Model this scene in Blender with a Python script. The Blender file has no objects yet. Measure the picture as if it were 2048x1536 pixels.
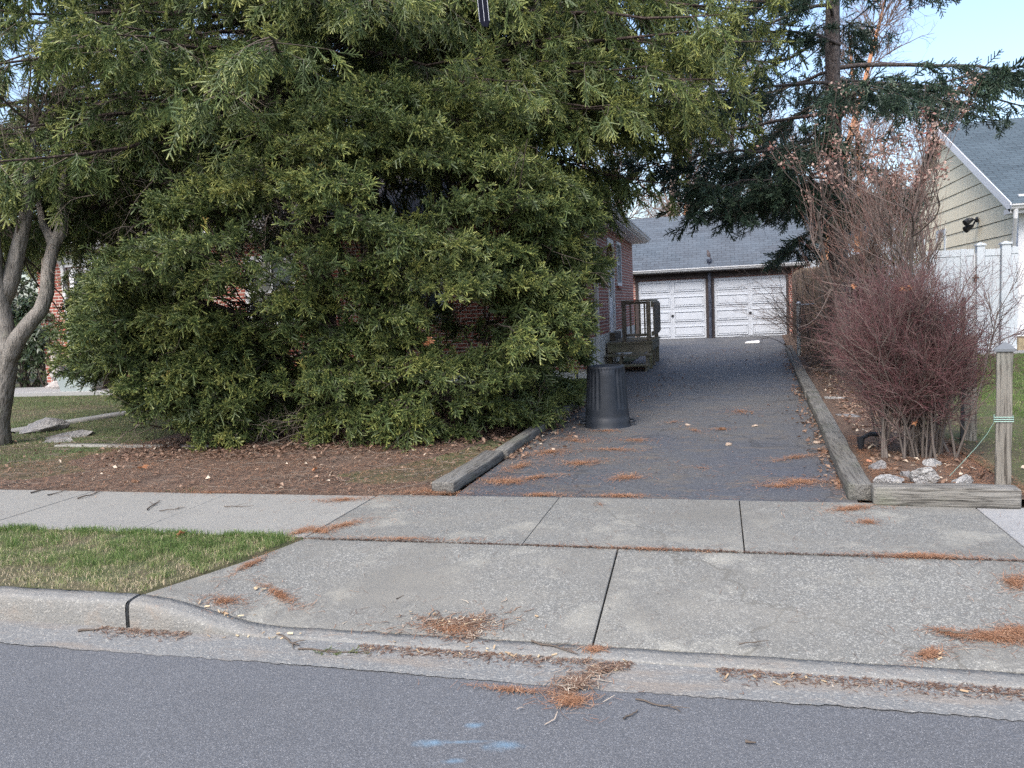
import bpy, math, random
import numpy as np
rng=np.random.default_rng(7); random.seed(7)
scene=bpy.context.scene; COL=scene.collection
PI=math.pi
# ------------------------------------------------------------------ camera model (street frame: X along kerb, Y away, Z up)
FP=1600.0; PITCH=math.atan(153/1600); ROLL=math.atan(.045); CH=1.6; YAW=math.atan2(.2528,.9675)
def ray(x,y):
    a=(x-1024)/FP; b=-(y-768)/FP
    u=a*math.cos(ROLL)+b*math.sin(ROLL); v=-a*math.sin(ROLL)+b*math.cos(ROLL)
    X,Y,Z=u,math.cos(PITCH)+v*math.sin(PITCH),-math.sin(PITCH)+v*math.cos(PITCH)
    return (X*math.cos(YAW)-Y*math.sin(YAW), X*math.sin(YAW)+Y*math.cos(YAW), Z)
def G(x,y,z=.17):
    d=ray(x,y); t=(z-CH)/d[2]; return (d[0]*t,d[1]*t,z)
def PV(x,y,v):
    d=ray(x,y); t=v/d[1]; return (d[0]*t,v,CH+d[2]*t)
_c,_s=math.cos(YAW),math.sin(YAW)
R0=np.array([_c,_s,0.]); F0=np.array([-_s,_c,0.]); Z0=np.array([0,0,1.])
Dv=F0*math.cos(PITCH)-Z0*math.sin(PITCH); Uv=F0*math.sin(PITCH)+Z0*math.cos(PITCH)
Cx=R0*math.cos(ROLL)-Uv*math.sin(ROLL); Cy=R0*math.sin(ROLL)+Uv*math.cos(ROLL)
def proj(P):
    Q=P-np.array([0,0,CH]); d=Q@Dv; d=np.where(d<.1,.1,d)
    return 1024+FP*(Q@Cx)/d, 768-FP*(Q@Cy)/d, Q@Dv
def inview(P,m=120):
    x,y,d=proj(P); return (x>-m)&(x<2048+m)&(y>-m)&(y<1536+m)&(d>.5)
cam=bpy.data.cameras.new('camera'); co=bpy.data.objects.new('camera',cam); COL.objects.link(co)
from mathutils import Matrix, Vector
m4=Matrix(((Cx[0],Cy[0],-Dv[0],0),(Cx[1],Cy[1],-Dv[1],0),(Cx[2],Cy[2],-Dv[2],CH),(0,0,0,1)))
co.matrix_world=m4; cam.sensor_fit='HORIZONTAL'; cam.sensor_width=36; cam.lens=36*FP/2048; cam.clip_end=1500; cam.clip_start=.05
scene.camera=co
# ------------------------------------------------------------------ mesh helpers
def mkmesh(name,V,faces,attrs=None,smooth=False):
    """V (n,3); faces: list of int arrays (m,k)"""
    me=bpy.data.meshes.new(name); V=np.asarray(V,np.float32).reshape(-1,3)
    faces=[np.asarray(f,np.int32) for f in faces if len(f)]
    me.vertices.add(len(V)); me.vertices.foreach_set('co',V.ravel())
    nl=sum(f.size for f in faces); npoly=sum(len(f) for f in faces)
    me.loops.add(nl); me.loops.foreach_set('vertex_index',np.concatenate([f.ravel() for f in faces]))
    me.polygons.add(npoly); st=[];o=0
    for f in faces:
        st.append(o+np.arange(len(f))*f.shape[1]); o+=f.size
    me.polygons.foreach_set('loop_start',np.concatenate(st).astype(np.int32))
    if smooth: me.polygons.foreach_set('use_smooth',np.ones(npoly,bool))
    me.update(calc_edges=True)
    for k,a in (attrs or {}).items():
        at=me.attributes.new(k,'FLOAT','POINT'); at.data.foreach_set('value',np.asarray(a,np.float32).ravel())
    return me
def link(name,me,mat,parent=None):
    o=bpy.data.objects.new(name,me); COL.objects.link(o)
    if mat: me.materials.append(mat)
    if parent: o.parent=parent
    return o
class MB:
    def __init__(s): s.v=[];s.q=[];s.t=[];s.n=0;s.o=[];s.ex=[]
    def raw(s,V,F):
        V=np.asarray(V,float).reshape(-1,3); b=s.n; s.v.append(V); s.n+=len(V)
        for f in F: s.ex.append([i+b for i in f])
        return s
    def box(s,x0,x1,y0,y1,z0,z1,rot=None,c=None):
        V=np.array([[x,y,z] for z in (z0,z1) for y in (y0,y1) for x in (x0,x1)],float)
        if rot is not None: V=V@np.array(rot).T
        if c is not None: V=V+np.array(c)
        return s.raw(V,[(0,2,3,1),(4,5,7,6),(0,1,5,4),(2,6,7,3),(0,4,6,2),(1,3,7,5)])
    def poly(s,pts): return s.raw(pts,[tuple(range(len(pts)))])
    def prism(s,pts,vec):
        n=len(pts); A=np.array(pts,float); B=A+np.array(vec)
        return s.raw(np.vstack([A,B]),[tuple(range(n))[::-1],tuple(range(n,2*n))]+[(i,(i+1)%n,n+(i+1)%n,n+i) for i in range(n)])
    def tube(s,pts,rad,k=8,cap=True):
        P=np.array(pts,float)[None]; R=np.broadcast_to(np.array(rad,float),(len(pts),))[None]
        V,F=tubes(P,R,k); b=s.n; s.v.append(V); s.n+=len(V)
        for f in F: s.ex.append([int(i)+b for i in f])
        if cap:
            s.ex.append([b+i for i in range(k)][::-1]); s.ex.append([b+len(V)-k+i for i in range(k)])
        return s
    def lathe(s,prof,c=(0,0,0),k=24,cap=True):
        n=len(prof); A=np.linspace(0,2*PI,k,endpoint=False)
        V=np.array([[c[0]+r*math.cos(a),c[1]+r*math.sin(a),c[2]+z] for r,z in prof for a in A])
        F=[(i*k+j,i*k+(j+1)%k,(i+1)*k+(j+1)%k,(i+1)*k+j) for i in range(n-1) for j in range(k)]
        if cap: F+= [tuple(range(k))[::-1],tuple((n-1)*k+j for j in range(k))]
        return s.raw(V,F)
    def build(s,name,mat,parent=None,bevel=0,smooth=False,seg=2):
        me=bpy.data.meshes.new(name); me.from_pydata(np.vstack(s.v).tolist(),[],s.ex)
        me.update()
        if smooth:
            for p in me.polygons: p.use_smooth=True
        o=link(name,me,mat,parent)
        if bevel:
            b=o.modifiers.new('b','BEVEL'); b.width=bevel; b.segments=seg; b.limit_method='ANGLE'; b.angle_limit=math.radians(40)
        return o
def nrm(a): return a/np.maximum(np.linalg.norm(a,axis=-1,keepdims=True),1e-9)
def tubes(P,R,k):
    """P (n,m,3), R (n,m) -> verts, quads"""
    n,m=P.shape[:2]; T=np.gradient(P,axis=1) if m>2 else np.repeat(P[:,1:]-P[:,:1],2,axis=1)
    T=nrm(T); t0=nrm(P[:,-1]-P[:,0]); ref=np.where(np.abs(t0[:,2:3])>.8,np.array([[1.,0,0]]),np.array([[0,0,1.]]))[:,None]
    A=nrm(np.cross(T,ref)); B=np.cross(T,A)
    an=np.arange(k)*2*PI/k
    V=P[:,:,None]+R[:,:,None,None]*(np.cos(an)[None,None,:,None]*A[:,:,None]+np.sin(an)[None,None,:,None]*B[:,:,None])
    i=np.arange(n)[:,None,None]*m*k+np.arange(m-1)[None,:,None]*k; j=np.arange(k)[None,None]; j2=(j+1)%k
    F=np.stack([i+j,i+j2,i+k+j2,i+k+j],-1).reshape(-1,4)
    return V.reshape(-1,3),F
class TM:
    """collects tubes and triangle clouds with a tone attribute"""
    def __init__(s): s.v=[];s.f4=[];s.f3=[];s.a=[];s.n=0
    def tubes(s,P,R,k=3,tone=0.):
        if not len(P): return s
        V,F=tubes(P,R,k); s.v.append(V.astype(np.float32)); s.f4.append((F+s.n).astype(np.int32)); s.n+=len(V)
        t=np.broadcast_to(np.asarray(tone,float).reshape(-1,1) if np.ndim(tone) else tone,(len(P),P.shape[1]*k)) 
        s.a.append(np.array(t,np.float32).ravel()); return s
    def tris(s,V,tone):
        V=V.reshape(-1,3).astype(np.float32); s.v.append(V); s.f3.append(np.arange(len(V),dtype=np.int32).reshape(-1,3)+s.n); s.n+=len(V); s.a.append(np.asarray(tone,np.float32).ravel()); return s
    def quads(s,V,tone):
        V=V.reshape(-1,3); s.v.append(V); s.f4.append(np.arange(len(V)).reshape(-1,4)+s.n); s.n+=len(V); s.a.append(np.asarray(tone).ravel()); return s
    def build(s,name,mat,parent=None,smooth=False):
        fs=[]
        if s.f4: fs.append(np.vstack(s.f4))
        if s.f3: fs.append(np.vstack(s.f3))
        V=np.vstack(s.v); s.v=None; me=mkmesh(name,V,fs,{'tone':np.concatenate(s.a)},smooth); s.f4=s.f3=s.a=None
        return link(name,me,mat,parent)
def tag(o,label=None,cat=None,group=None,kind=None):
    if label: o['label']=label
    if cat: o['category']=cat
    if group: o['group']=group
    if kind: o['kind']=kind
    return o
def thing(name,label,cat,loc=(0,0,0),rz=0,group=None):
    o=bpy.data.objects.new(name,None); COL.objects.link(o); o.location=loc; o.rotation_euler=(0,0,rz); o.empty_display_size=.1
    return tag(o,label,cat,group)
def struct(o): o['kind']='structure'; return o
# ------------------------------------------------------------------ materials
def mat(name,base,layers=(),rough=.8,bump=(),metal=0.,trans=0.,spec=.35,coat=0.):
    m=bpy.data.materials.new(name); m.use_nodes=True; nt=m.node_tree; N=nt.nodes; L=nt.links
    bs=N['Principled BSDF']; bs.inputs['Roughness'].default_value=rough; bs.inputs['Metallic'].default_value=metal
    bs.inputs['Specular IOR Level'].default_value=spec; bs.inputs['Coat Weight'].default_value=coat
    tc=N.new('ShaderNodeTexCoord')
    def vec(st):
        if st is None: return tc.outputs['Object']
        if callable(st): return st(N,L,tc)
        mp=N.new('ShaderNodeMapping'); mp.inputs['Scale'].default_value=st; L.new(tc.outputs['Object'],mp.inputs[0]); return mp.outputs[0]
    def fac(kind,scale,lo,hi,st=None,detail=4,inv=False):
        if kind=='attr':
            a=N.new('ShaderNodeAttribute'); a.attribute_name=scale; s=a.outputs['Fac']
        elif kind=='noise':
            a=N.new('ShaderNodeTexNoise'); a.inputs['Scale'].default_value=scale; a.inputs['Detail'].default_value=detail; a.inputs['Roughness'].default_value=.6; L.new(vec(st),a.inputs['Vector']); s=a.outputs['Fac']
        elif kind=='cell':
            a=N.new('ShaderNodeTexVoronoi'); a.inputs['Scale'].default_value=scale; L.new(vec(st),a.inputs['Vector'])
            sp=N.new('ShaderNodeSeparateColor'); L.new(a.outputs['Color'],sp.inputs[0]); s=sp.outputs[0]
        elif kind=='dist':
            a=N.new('ShaderNodeTexVoronoi'); a.inputs['Scale'].default_value=scale; L.new(vec(st),a.inputs['Vector']); s=a.outputs['Distance']
        elif kind=='crack':
            a=N.new('ShaderNodeTexVoronoi'); a.feature='DISTANCE_TO_EDGE'; a.inputs['Scale'].default_value=scale; L.new(vec(st),a.inputs['Vector']); s=a.outputs['Distance']
        elif kind=='wave':
            a=N.new('ShaderNodeTexWave'); a.inputs['Scale'].default_value=scale; a.inputs['Distortion'].default_value=detail; a.inputs['Detail'].default_value=3; a.inputs['Detail Scale'].default_value=1.5; L.new(vec(st),a.inputs['Vector']); s=a.outputs['Fac']
        elif kind=='node':
            s=scale(N,L,tc)
        r=N.new('ShaderNodeMapRange'); r.inputs['From Min'].default_value=lo; r.inputs['From Max'].default_value=hi; L.new(s,r.inputs['Value'])
        return r.outputs['Result']
    cur=None
    if callable(base): cur=base(N,L,tc)
    for ly in layers:
        k,sc,lo,hi,colr,amt=ly[:6]; st=ly[6] if len(ly)>6 else None; det=ly[7] if len(ly)>7 else 4
        f=fac(k,sc,lo,hi,st,det)
        if amt!=1:
            mm=N.new('ShaderNodeMath'); mm.operation='MULTIPLY'; mm.inputs[1].default_value=amt; L.new(f,mm.inputs[0]); f=mm.outputs[0]
        mx=N.new('ShaderNodeMix'); mx.data_type='RGBA'; L.new(f,mx.inputs['Factor'])
        if cur is None: mx.inputs['A'].default_value=(*base,1)
        else: L.new(cur,mx.inputs['A'])
        mx.inputs['B'].default_value=(*colr,1); cur=mx.outputs['Result']
    if cur is None: bs.inputs['Base Color'].default_value=(*base,1)
    else: L.new(cur,bs.inputs['Base Color'])
    prev=None
    for b in bump:
        k,sc,lo,hi,stg,dist=b[:6]; st=b[6] if len(b)>6 else None; det=b[7] if len(b)>7 else 4
        f=fac(k,sc,lo,hi,st,det); bn=N.new('ShaderNodeBump'); bn.inputs['Strength'].default_value=stg; bn.inputs['Distance'].default_value=dist
        L.new(f,bn.inputs['Height'])
        if prev: L.new(prev,bn.inputs['Normal'])
        prev=bn.outputs['Normal']
    if prev: L.new(prev,bs.inputs['Normal'])
    if trans>0:
        tr=N.new('ShaderNodeBsdfTranslucent'); ms=N.new('ShaderNodeMixShader'); ms.inputs[0].default_value=trans
        if cur is not None: L.new(cur,tr.inputs['Color'])
        else: tr.inputs['Color'].default_value=(*base,1)
        out=N['Material Output']; L.new(bs.outputs[0],ms.inputs[1]); L.new(tr.outputs[0],ms.inputs[2]); L.new(ms.outputs[0],out.inputs['Surface'])
    return m
def brickvec(N,L,tc):
    sp=N.new('ShaderNodeSeparateXYZ'); L.new(tc.outputs['Object'],sp.inputs[0])
    ad=N.new('ShaderNodeMath'); ad.operation='ADD'; L.new(sp.outputs[0],ad.inputs[0]); L.new(sp.outputs[1],ad.inputs[1])
    cb=N.new('ShaderNodeCombineXYZ'); L.new(ad.outputs[0],cb.inputs[0]); L.new(sp.outputs[2],cb.inputs[1]); return cb.outputs[0]
def roofvec(k):
    def f(N,L,tc):
        sp=N.new('ShaderNodeSeparateXYZ'); L.new(tc.outputs['Object'],sp.inputs[0])
        mu=N.new('ShaderNodeMath'); mu.operation='MULTIPLY'; mu.inputs[1].default_value=k; L.new(sp.outputs[2],mu.inputs[0])
        cb=N.new('ShaderNodeCombineXYZ'); L.new(sp.outputs[0],cb.inputs[0]); L.new(mu.outputs[0],cb.inputs[1]); return cb.outputs[0]
    return f
def brickcol(vecf,c1,c2,mo,w,h,ms,bias=0.,off=.5):
    def f(N,L,tc):
        b=N.new('ShaderNodeTexBrick'); L.new(vecf(N,L,tc),b.inputs['Vector']); b.offset=off
        for k,v in (('Color1',(*c1,1)),('Color2',(*c2,1)),('Mortar',(*mo,1)),('Scale',1.),('Mortar Size',ms),('Mortar Smooth',.2),('Bias',bias),('Brick Width',w),('Row Height',h)): b.inputs[k].default_value=v
        return b.outputs['Color']
    return f
def brickfac(vecf,w,h,ms,off=.5):
    def f(N,L,tc):
        b=N.new('ShaderNodeTexBrick'); L.new(vecf(N,L,tc),b.inputs['Vector']); b.offset=off
        for k,v in (('Scale',1.),('Mortar Size',ms),('Mortar Smooth',.3),('Brick Width',w),('Row Height',h)): b.inputs[k].default_value=v
        return b.outputs['Fac']
    return f
def warp(N,L,tc):
    nz=N.new('ShaderNodeTexNoise'); nz.inputs['Scale'].default_value=1.6; nz.inputs['Detail'].default_value=6; L.new(tc.outputs['Object'],nz.inputs['Vector'])
    sc=N.new('ShaderNodeVectorMath'); sc.operation='SCALE'; sc.inputs['Scale'].default_value=1.1; L.new(nz.outputs['Color'],sc.inputs[0])
    ad=N.new('ShaderNodeVectorMath'); ad.operation='ADD'; L.new(tc.outputs['Object'],ad.inputs[0]); L.new(sc.outputs[0],ad.inputs[1]); return ad.outputs[0]
def paintfac(N,L,tc):
    """utility marking: three broken blots sprayed on the asphalt"""
    nz=N.new('ShaderNodeTexNoise'); nz.inputs['Scale'].default_value=22; nz.inputs['Detail'].default_value=6; L.new(tc.outputs['Object'],nz.inputs['Vector'])
    outs=[]
    for (px,py,sx,sy) in ((860,1486,.10,.035),(1005,1492,.10,.05),(925,1484,.16,.016),(950,1450,.05,.03),(905,1522,.06,.025)):
        g=G(px,py,0); mp=N.new('ShaderNodeMapping'); mp.vector_type='TEXTURE'; mp.inputs['Location'].default_value=(g[0],g[1],0); mp.inputs['Scale'].default_value=(sx,sy,1); mp.inputs['Rotation'].default_value=(0,0,YAW)
        L.new(tc.outputs['Object'],mp.inputs[0]); ln=N.new('ShaderNodeVectorMath'); ln.operation='LENGTH'; L.new(mp.outputs[0],ln.inputs[0])
        r=N.new('ShaderNodeMapRange'); r.inputs['From Min'].default_value=1.3; r.inputs['From Max'].default_value=.2; L.new(ln.outputs['Value'],r.inputs['Value']); outs.append(r.outputs[0])
    cur=outs[0]
    for o in outs[1:]:
        a=N.new('ShaderNodeMath'); a.operation='MAXIMUM'; L.new(cur,a.inputs[0]); L.new(o,a.inputs[1]); cur=a.outputs[0]
    mu=N.new('ShaderNodeMath'); mu.operation='MULTIPLY'; L.new(cur,mu.inputs[0]); L.new(nz.outputs['Fac'],mu.inputs[1]); return mu.outputs[0]
M={}
M['asphalt']=mat('asphalt',(.112,.118,.128),[('noise',2.2,.35,.7,(.145,.152,.163),.5),('noise',.7,.5,.7,(.095,.097,.10),.5,(.5,1.4,1)),('cell',250,.5,.95,(.24,.243,.25),.6),('cell',170,.0,.4,(.05,.051,.054),.5,(1.3,1,1)),('noise',.33,.56,.66,(.10,.10,.105),.45,(.4,1.6,1)),('noise',6,.62,.75,(.09,.088,.086),.4),('cell',330,.92,1.,(.42,.42,.42),.5),('node',paintfac,.2,.72,(.17,.32,.45),.5)],.85,[('dist',200,0,.6,.5,.004),('noise',90,.3,.7,.4,.003)])
M['drive_asphalt']=mat('driveway_asphalt',(.088,.095,.106),[('noise',.7,.38,.58,(.128,.124,.114),.75),('noise',.35,.5,.62,(.07,.082,.112),.7,(1,.6,1)),('cell',150,.5,.95,(.25,.255,.27),.42),('cell',110,0,.3,(.035,.036,.04),.5),('noise',3.5,.52,.68,(.14,.115,.085),.5,(1,2,1)),('noise',25,.58,.68,(.035,.03,.03),.5),('crack',.5,.012,.0,(.03,.03,.03),.55,warp)],.62,[('dist',130,0,.6,.3,.004),('noise',1.5,.3,.7,.3,.03)])
AGG=[('noise',3.,.35,.7,(.255,.25,.225),.6),('cell',130,.55,1,(.40,.39,.355),.5),('cell',105,.0,.32,(.075,.075,.072),.65,(1.2,1,1)),('cell',240,.82,1,(.52,.51,.47),.45)]
M['concrete']=mat('concrete_aggregate',(.212,.212,.192),AGG+[('noise',.9,.48,.62,(.145,.14,.125),.8),('noise',5,.52,.7,(.165,.158,.138),.5),('noise',2.6,.55,.68,(.36,.345,.29),.35),('noise',14,.6,.75,(.15,.14,.115),.35),('crack',.16,.0028,.0,(.09,.085,.072),.6,warp),('noise',.45,.52,.6,(.20,.19,.165),.4,(1,2.2,1))],.9,[('dist',120,0,.6,.5,.004)])
M['concrete_fine']=mat('concrete_sidewalk',(.235,.23,.21),[('noise',2.,.35,.7,(.295,.288,.26),.6),('cell',180,.5,1,(.38,.37,.34),.45),('cell',160,0,.3,(.15,.145,.13),.45),('noise',.8,.55,.72,(.21,.2,.18),.5),('noise',9,.62,.74,(.17,.15,.12),.35)],.9,[('noise',150,.3,.7,.5,.003)])
M['concrete_pale']=mat('concrete_pale',(.25,.25,.245),[('noise',3.,.35,.7,(.21,.208,.20),.6),('cell',230,.6,1,(.5,.5,.5),.4)],.9,[('noise',150,.3,.7,.4,.003)])
M['curb']=mat('curb_concrete',(.30,.292,.265),[('noise',5,.4,.65,(.36,.352,.325),.6),('cell',140,0,.14,(.13,.13,.125),.7),('noise',70,.54,.70,(.20,.185,.16),.5),('noise',2.2,.5,.68,(.22,.20,.17),.5),('noise',11,.56,.7,(.24,.20,.165),.5)],.9,[('dist',90,0,.5,.4,.004),('noise',40,.3,.7,.6,.007)])
M['gutter']=mat('gutter_concrete',(.28,.275,.25),[('noise',4,.45,.65,(.34,.335,.305),.6),('cell',95,0,.16,(.11,.115,.12),.75,(1,1.6,1)),('cell',150,.75,1,(.45,.43,.39),.35),('noise',1.3,.50,.65,(.22,.185,.15),.6,(1,5,1)),('noise',30,.54,.7,(.16,.14,.12),.5)],.9,[('dist',80,0,.5,.4,.004),('noise',70,.3,.7,.5,.005)])
M['dirt']=mat('dirt',(.045,.032,.022),[('noise',20,.4,.7,(.09,.06,.04),.8)],.95)
M['lawn']=mat('lawn_soil',(.075,.062,.035),[('noise',.8,.4,.6,(.055,.085,.025),.8),('noise',8,.45,.65,(.115,.09,.055),.7),('noise',60,.5,.7,(.04,.045,.018),.6)],.95,[('noise',25,.3,.7,.7,.02)])
M['bed']=mat('bed_soil',(.11,.075,.055),[('noise',6,.4,.65,(.165,.115,.082),.7),('noise',40,.45,.65,(.055,.03,.022),.7),('cell',70,.7,1,(.2,.13,.09),.5)],.95,[('noise',35,.3,.7,.9,.02)])
M['terrain']=mat('terrain',(.07,.075,.035),[('noise',.3,.4,.6,(.09,.08,.05),.7)],.95)
def woodmat(n,c,hi,dk,st,gr):
    g=tuple(1. if k else .05 for k in st)
    return mat(n,c,[('noise',4,.4,.65,hi,.7,tuple(1. if k else .3 for k in st)),('noise',55,.48,.62,dk,.75,g,6),('noise',110,.55,.68,tuple(x*.4 for x in dk),.7,g,4),('noise',2.5,.52,.68,gr,.55),('noise',14,.62,.7,tuple(x*.7 for x in dk),.6,tuple(1. if k else .4 for k in st))],.88,[('noise',60,.35,.65,.8,.006,g,6),('noise',18,.3,.7,.5,.01,g)])
M['wood']=woodmat('weathered_timber',(.125,.120,.108),(.175,.17,.155),(.055,.05,.045),(1,0,1),(.085,.095,.065))
M['wood_x']=woodmat('weathered_timber_cross',(.17,.162,.145),(.26,.25,.23),(.055,.05,.042),(0,1,1),(.11,.12,.08))
M['wood_z']=woodmat('weathered_post',(.17,.158,.135),(.25,.235,.205),(.06,.052,.042),(1,1,0),(.14,.165,.145))
M['deck']=mat('deck_wood',(.10,.088,.075),[('noise',7,.4,.65,(.19,.17,.145),.8,(1,1,.5)),('noise',40,.5,.7,(.03,.025,.02),.6),('noise',2.5,.55,.7,(.10,.11,.06),.6)],.9,[('noise',40,.3,.7,.5,.005)])
M['deck_pale']=mat('deck_wood_pale',(.14,.128,.10),[('noise',7,.4,.65,(.21,.195,.155),.8,(.4,1,1)),('noise',30,.5,.7,(.07,.065,.04),.7),('noise',2.5,.5,.65,(.13,.14,.08),.6)],.9,[('noise',40,.3,.7,.5,.005)])
M['stockade']=mat('stockade_wood',(.09,.065,.045),[('noise',3,.4,.65,(.15,.115,.075),.8,(2,2,.3)),('noise',25,.5,.7,(.04,.03,.022),.7,(3,3,.3))],.9)
M['brick']=mat('red_brick',brickcol(brickvec,(.33,.10,.07),(.22,.065,.05),(.44,.385,.34),.215,.072,.011),[('cell',13.9,.86,.9,(.045,.03,.03),0.)],.85,[('node',brickfac(brickvec,.215,.072,.011),1,0,.5,.006)])
M['foundation']=mat('painted_foundation',(.55,.54,.50),[('noise',4,.5,.65,(.30,.28,.24),.6),('noise',14,.58,.66,(.12,.10,.08),.6),('noise',1.4,.5,.65,(.62,.62,.6),.5)],.8,[('noise',12,.3,.7,.6,.02)])
def shingle(n,c1,c2,k,extra=()): return mat(n,brickcol(roofvec(k),c1,c2,(.02,.023,.028),.30,.145,.010,-.1),list(extra)+[('noise',1.2,.4,.65,tuple(x*1.25 for x in c1),.4),('cell',40,.6,1,tuple(x*1.5 for x in c1),.35)],.9,[('node',brickfac(roofvec(k),.3,.145,.012),1,0,.5,.01)])
M['shingle']=shingle('grey_shingles',(.080,.098,.118),(.05,.063,.078),1.62,[('noise',.5,.62,.5,(.1,.1,.11),.2)])
M['shingle_blue']=shingle('blue_grey_shingles',(.065,.088,.104),(.042,.06,.072),2.3)
M['shingle_brown']=shingle('brown_shingles',(.10,.085,.08),(.07,.06,.055),2.)
M['white']=mat('white_paint',(.64,.65,.67),[('noise',3,.45,.7,(.52,.52,.51),.5),('noise',18,.62,.72,(.5,.48,.44),.3)],.5)
M['gdoor']=mat('garage_door_paint',(.45,.48,.52),[('noise',2,.45,.7,(.40,.42,.45),.5,(1,1,.4)),('noise',1.2,.55,.7,(.34,.34,.33),.3)],.45,[('wave',30,0,1,.15,.003,(1,1,.001),.3)])
M['vinyl']=mat('white_vinyl',(.47,.51,.54),[('noise',1.5,.45,.7,(.42,.45,.47),.4)],.35)
M['gutterm']=mat('aluminium_gutter',(.50,.51,.52),[('noise',4,.5,.7,(.42,.41,.38),.5)],.45)
M['galv']=mat('galvanised_pipe',(.42,.45,.47),[('noise',8,.4,.7,(.3,.32,.34),.5)],.4,metal=.5)
M['darktrim']=mat('dark_brown_trim',(.035,.027,.027),[('noise',6,.5,.65,(.07,.055,.05),.6,(.4,1,3)),('noise',30,.68,.72,(.3,.27,.25),.5)],.7)
M['black']=mat('black_paint',(.018,.02,.024),[('noise',12,.5,.7,(.04,.04,.045),.5)],.45)
M['pipe']=mat('black_worn_pipe',(.025,.03,.045),[('noise',12,.5,.62,(.12,.14,.19),.7,(4,4,.5)),('noise',40,.66,.72,(.4,.38,.38),.5)],.4)
M['glass']=mat('window_glass',(.05,.07,.08),[('noise',2.5,.4,.7,(.16,.20,.23),.6)],.08,spec=.8)
M['siding']=mat('cream_siding',(.82,.73,.54),[('noise',1.3,.4,.7,(.74,.63,.44),.4),('noise',14,.5,.62,(.58,.49,.32),.4,(.001,1,.001),2)],.7,[('noise',60,.3,.7,.25,.003,(1,4,.3))])
M['sidgap']=mat('siding_gap',(.09,.075,.05),[],.9)
M['plastic']=mat('charcoal_plastic',(.013,.017,.024),[('noise',9,.5,.72,(.027,.032,.042),.5),('noise',55,.66,.74,(.10,.11,.13),.35),('noise',3,.55,.7,(.045,.044,.042),.35)],.5,[('noise',120,.3,.7,.12,.002)])
M['bark']=mat('spruce_bark',(.095,.068,.055),[('noise',12,.4,.65,(.16,.12,.10),.8,(1,1,.5)),('cell',30,.0,.35,(.035,.026,.022),.7,(1,1,.5))],.95,[('noise',22,.3,.7,1,.03,(1,1,.4))])
M['bark_grey']=mat('grey_bark',(.17,.155,.135),[('noise',9,.4,.65,(.25,.23,.205),.8,(1,1,.35)),('noise',30,.55,.7,(.08,.065,.055),.7,(1,1,.4)),('noise',3,.6,.7,(.15,.17,.11),.3)],.9,[('noise',16,.3,.7,.9,.03,(1,1,.3))])
M['bark_fir']=mat('dark_fir_bark',(.075,.06,.055),[('noise',25,.45,.65,(.15,.13,.12),.8,(1,1,.5))],.95,[('noise',22,.3,.7,1,.03,(1,1,.4))])
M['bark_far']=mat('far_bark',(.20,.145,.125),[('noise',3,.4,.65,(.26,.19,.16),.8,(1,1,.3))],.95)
M['bark_painted_sun']=mat('bark_painted_sunlight',(.46,.22,.115),[('noise',3,.4,.65,(.45,.24,.14),.8,(1,1,.3)),('noise',14,.5,.7,(.30,.14,.08),.6,(1,1,.3))],.95)  # low orange sunlight on the distant trunks, painted into the bark colour
# foliage: tone 0 old inner growth .. 1 young tip growth
M['spruce']=mat('spruce_needles',(.045,.070,.027),[('attr','tone',.0,.45,(.105,.148,.046),1),('attr','tone',.42,1.,(.42,.43,.125),1),('attr','tone',1.05,1.3,(.40,.27,.08),1),('noise',.9,.4,.65,(.055,.09,.035),.25)],.5,trans=.18,spec=.4)
M['hedge']=mat('hedge_needles',(.043,.066,.025),[('attr','tone',.0,.45,(.10,.142,.044),1),('attr','tone',.42,1.,(.40,.41,.115),1),('attr','tone',1.05,1.3,(.40,.25,.08),1),('noise',.7,.4,.65,(.06,.072,.028),.3)],.5,trans=.18,spec=.4)
M['fir']=mat('fir_needles',(.020,.038,.026),[('attr','tone',.0,.5,(.046,.080,.052),1),('attr','tone',.5,1.,(.13,.175,.10),1)],.5,trans=.15,spec=.4)
M['twig']=mat('twig_bark',(.06,.046,.036),[('attr','tone',.0,1.,(.22,.18,.145),1)],.9)
M['redtwig']=mat('red_twig_bark',(.12,.102,.088),[('attr','tone',.0,.5,(.15,.115,.10),1),('attr','tone',.5,1.,(.105,.042,.045),1)],.7)
M['shrubtwig']=mat('shrub_bark',(.12,.10,.088),[('attr','tone',.0,.5,(.155,.12,.105),1),('attr','tone',.5,1.,(.16,.08,.065),1)],.8)
M['seed']=mat('dry_seed_heads',(.26,.15,.12),[('attr','tone',0,.6,(.42,.31,.26),1),('attr','tone',.6,1,(.16,.04,.035),1)],.85,trans=.2)
M['grassm']=mat('grass_blades',(.075,.13,.03),[('attr','tone',0,.35,(.14,.215,.06),1),('attr','tone',.35,.65,(.25,.265,.115),1),('attr','tone',.65,.9,(.52,.43,.29),1)],.6,trans=.3)
M['lawnm']=mat('lawn_blades',(.05,.10,.025),[('attr','tone',0,.4,(.11,.16,.055),1),('attr','tone',.4,.75,(.19,.19,.09),1),('attr','tone',.75,1.,(.34,.26,.18),1)],.6,trans=.2)
M['needles']=mat('dry_pine_needles',(.18,.09,.05),[('attr','tone',0,.6,(.36,.18,.098),1),('attr','tone',.6,1.,(.47,.32,.21),1)],.7)
M['leaves']=mat('dry_leaves',(.09,.052,.037),[('attr','tone',0,.5,(.19,.115,.078),1),('attr','tone',.5,.85,(.32,.22,.155),1),('attr','tone',.85,1.,(.52,.44,.34),1)],.75,trans=.15)
M['chips']=mat('wood_chips',(.30,.20,.12),[('attr','tone',0,1,(.62,.50,.32),1)],.8)
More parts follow.
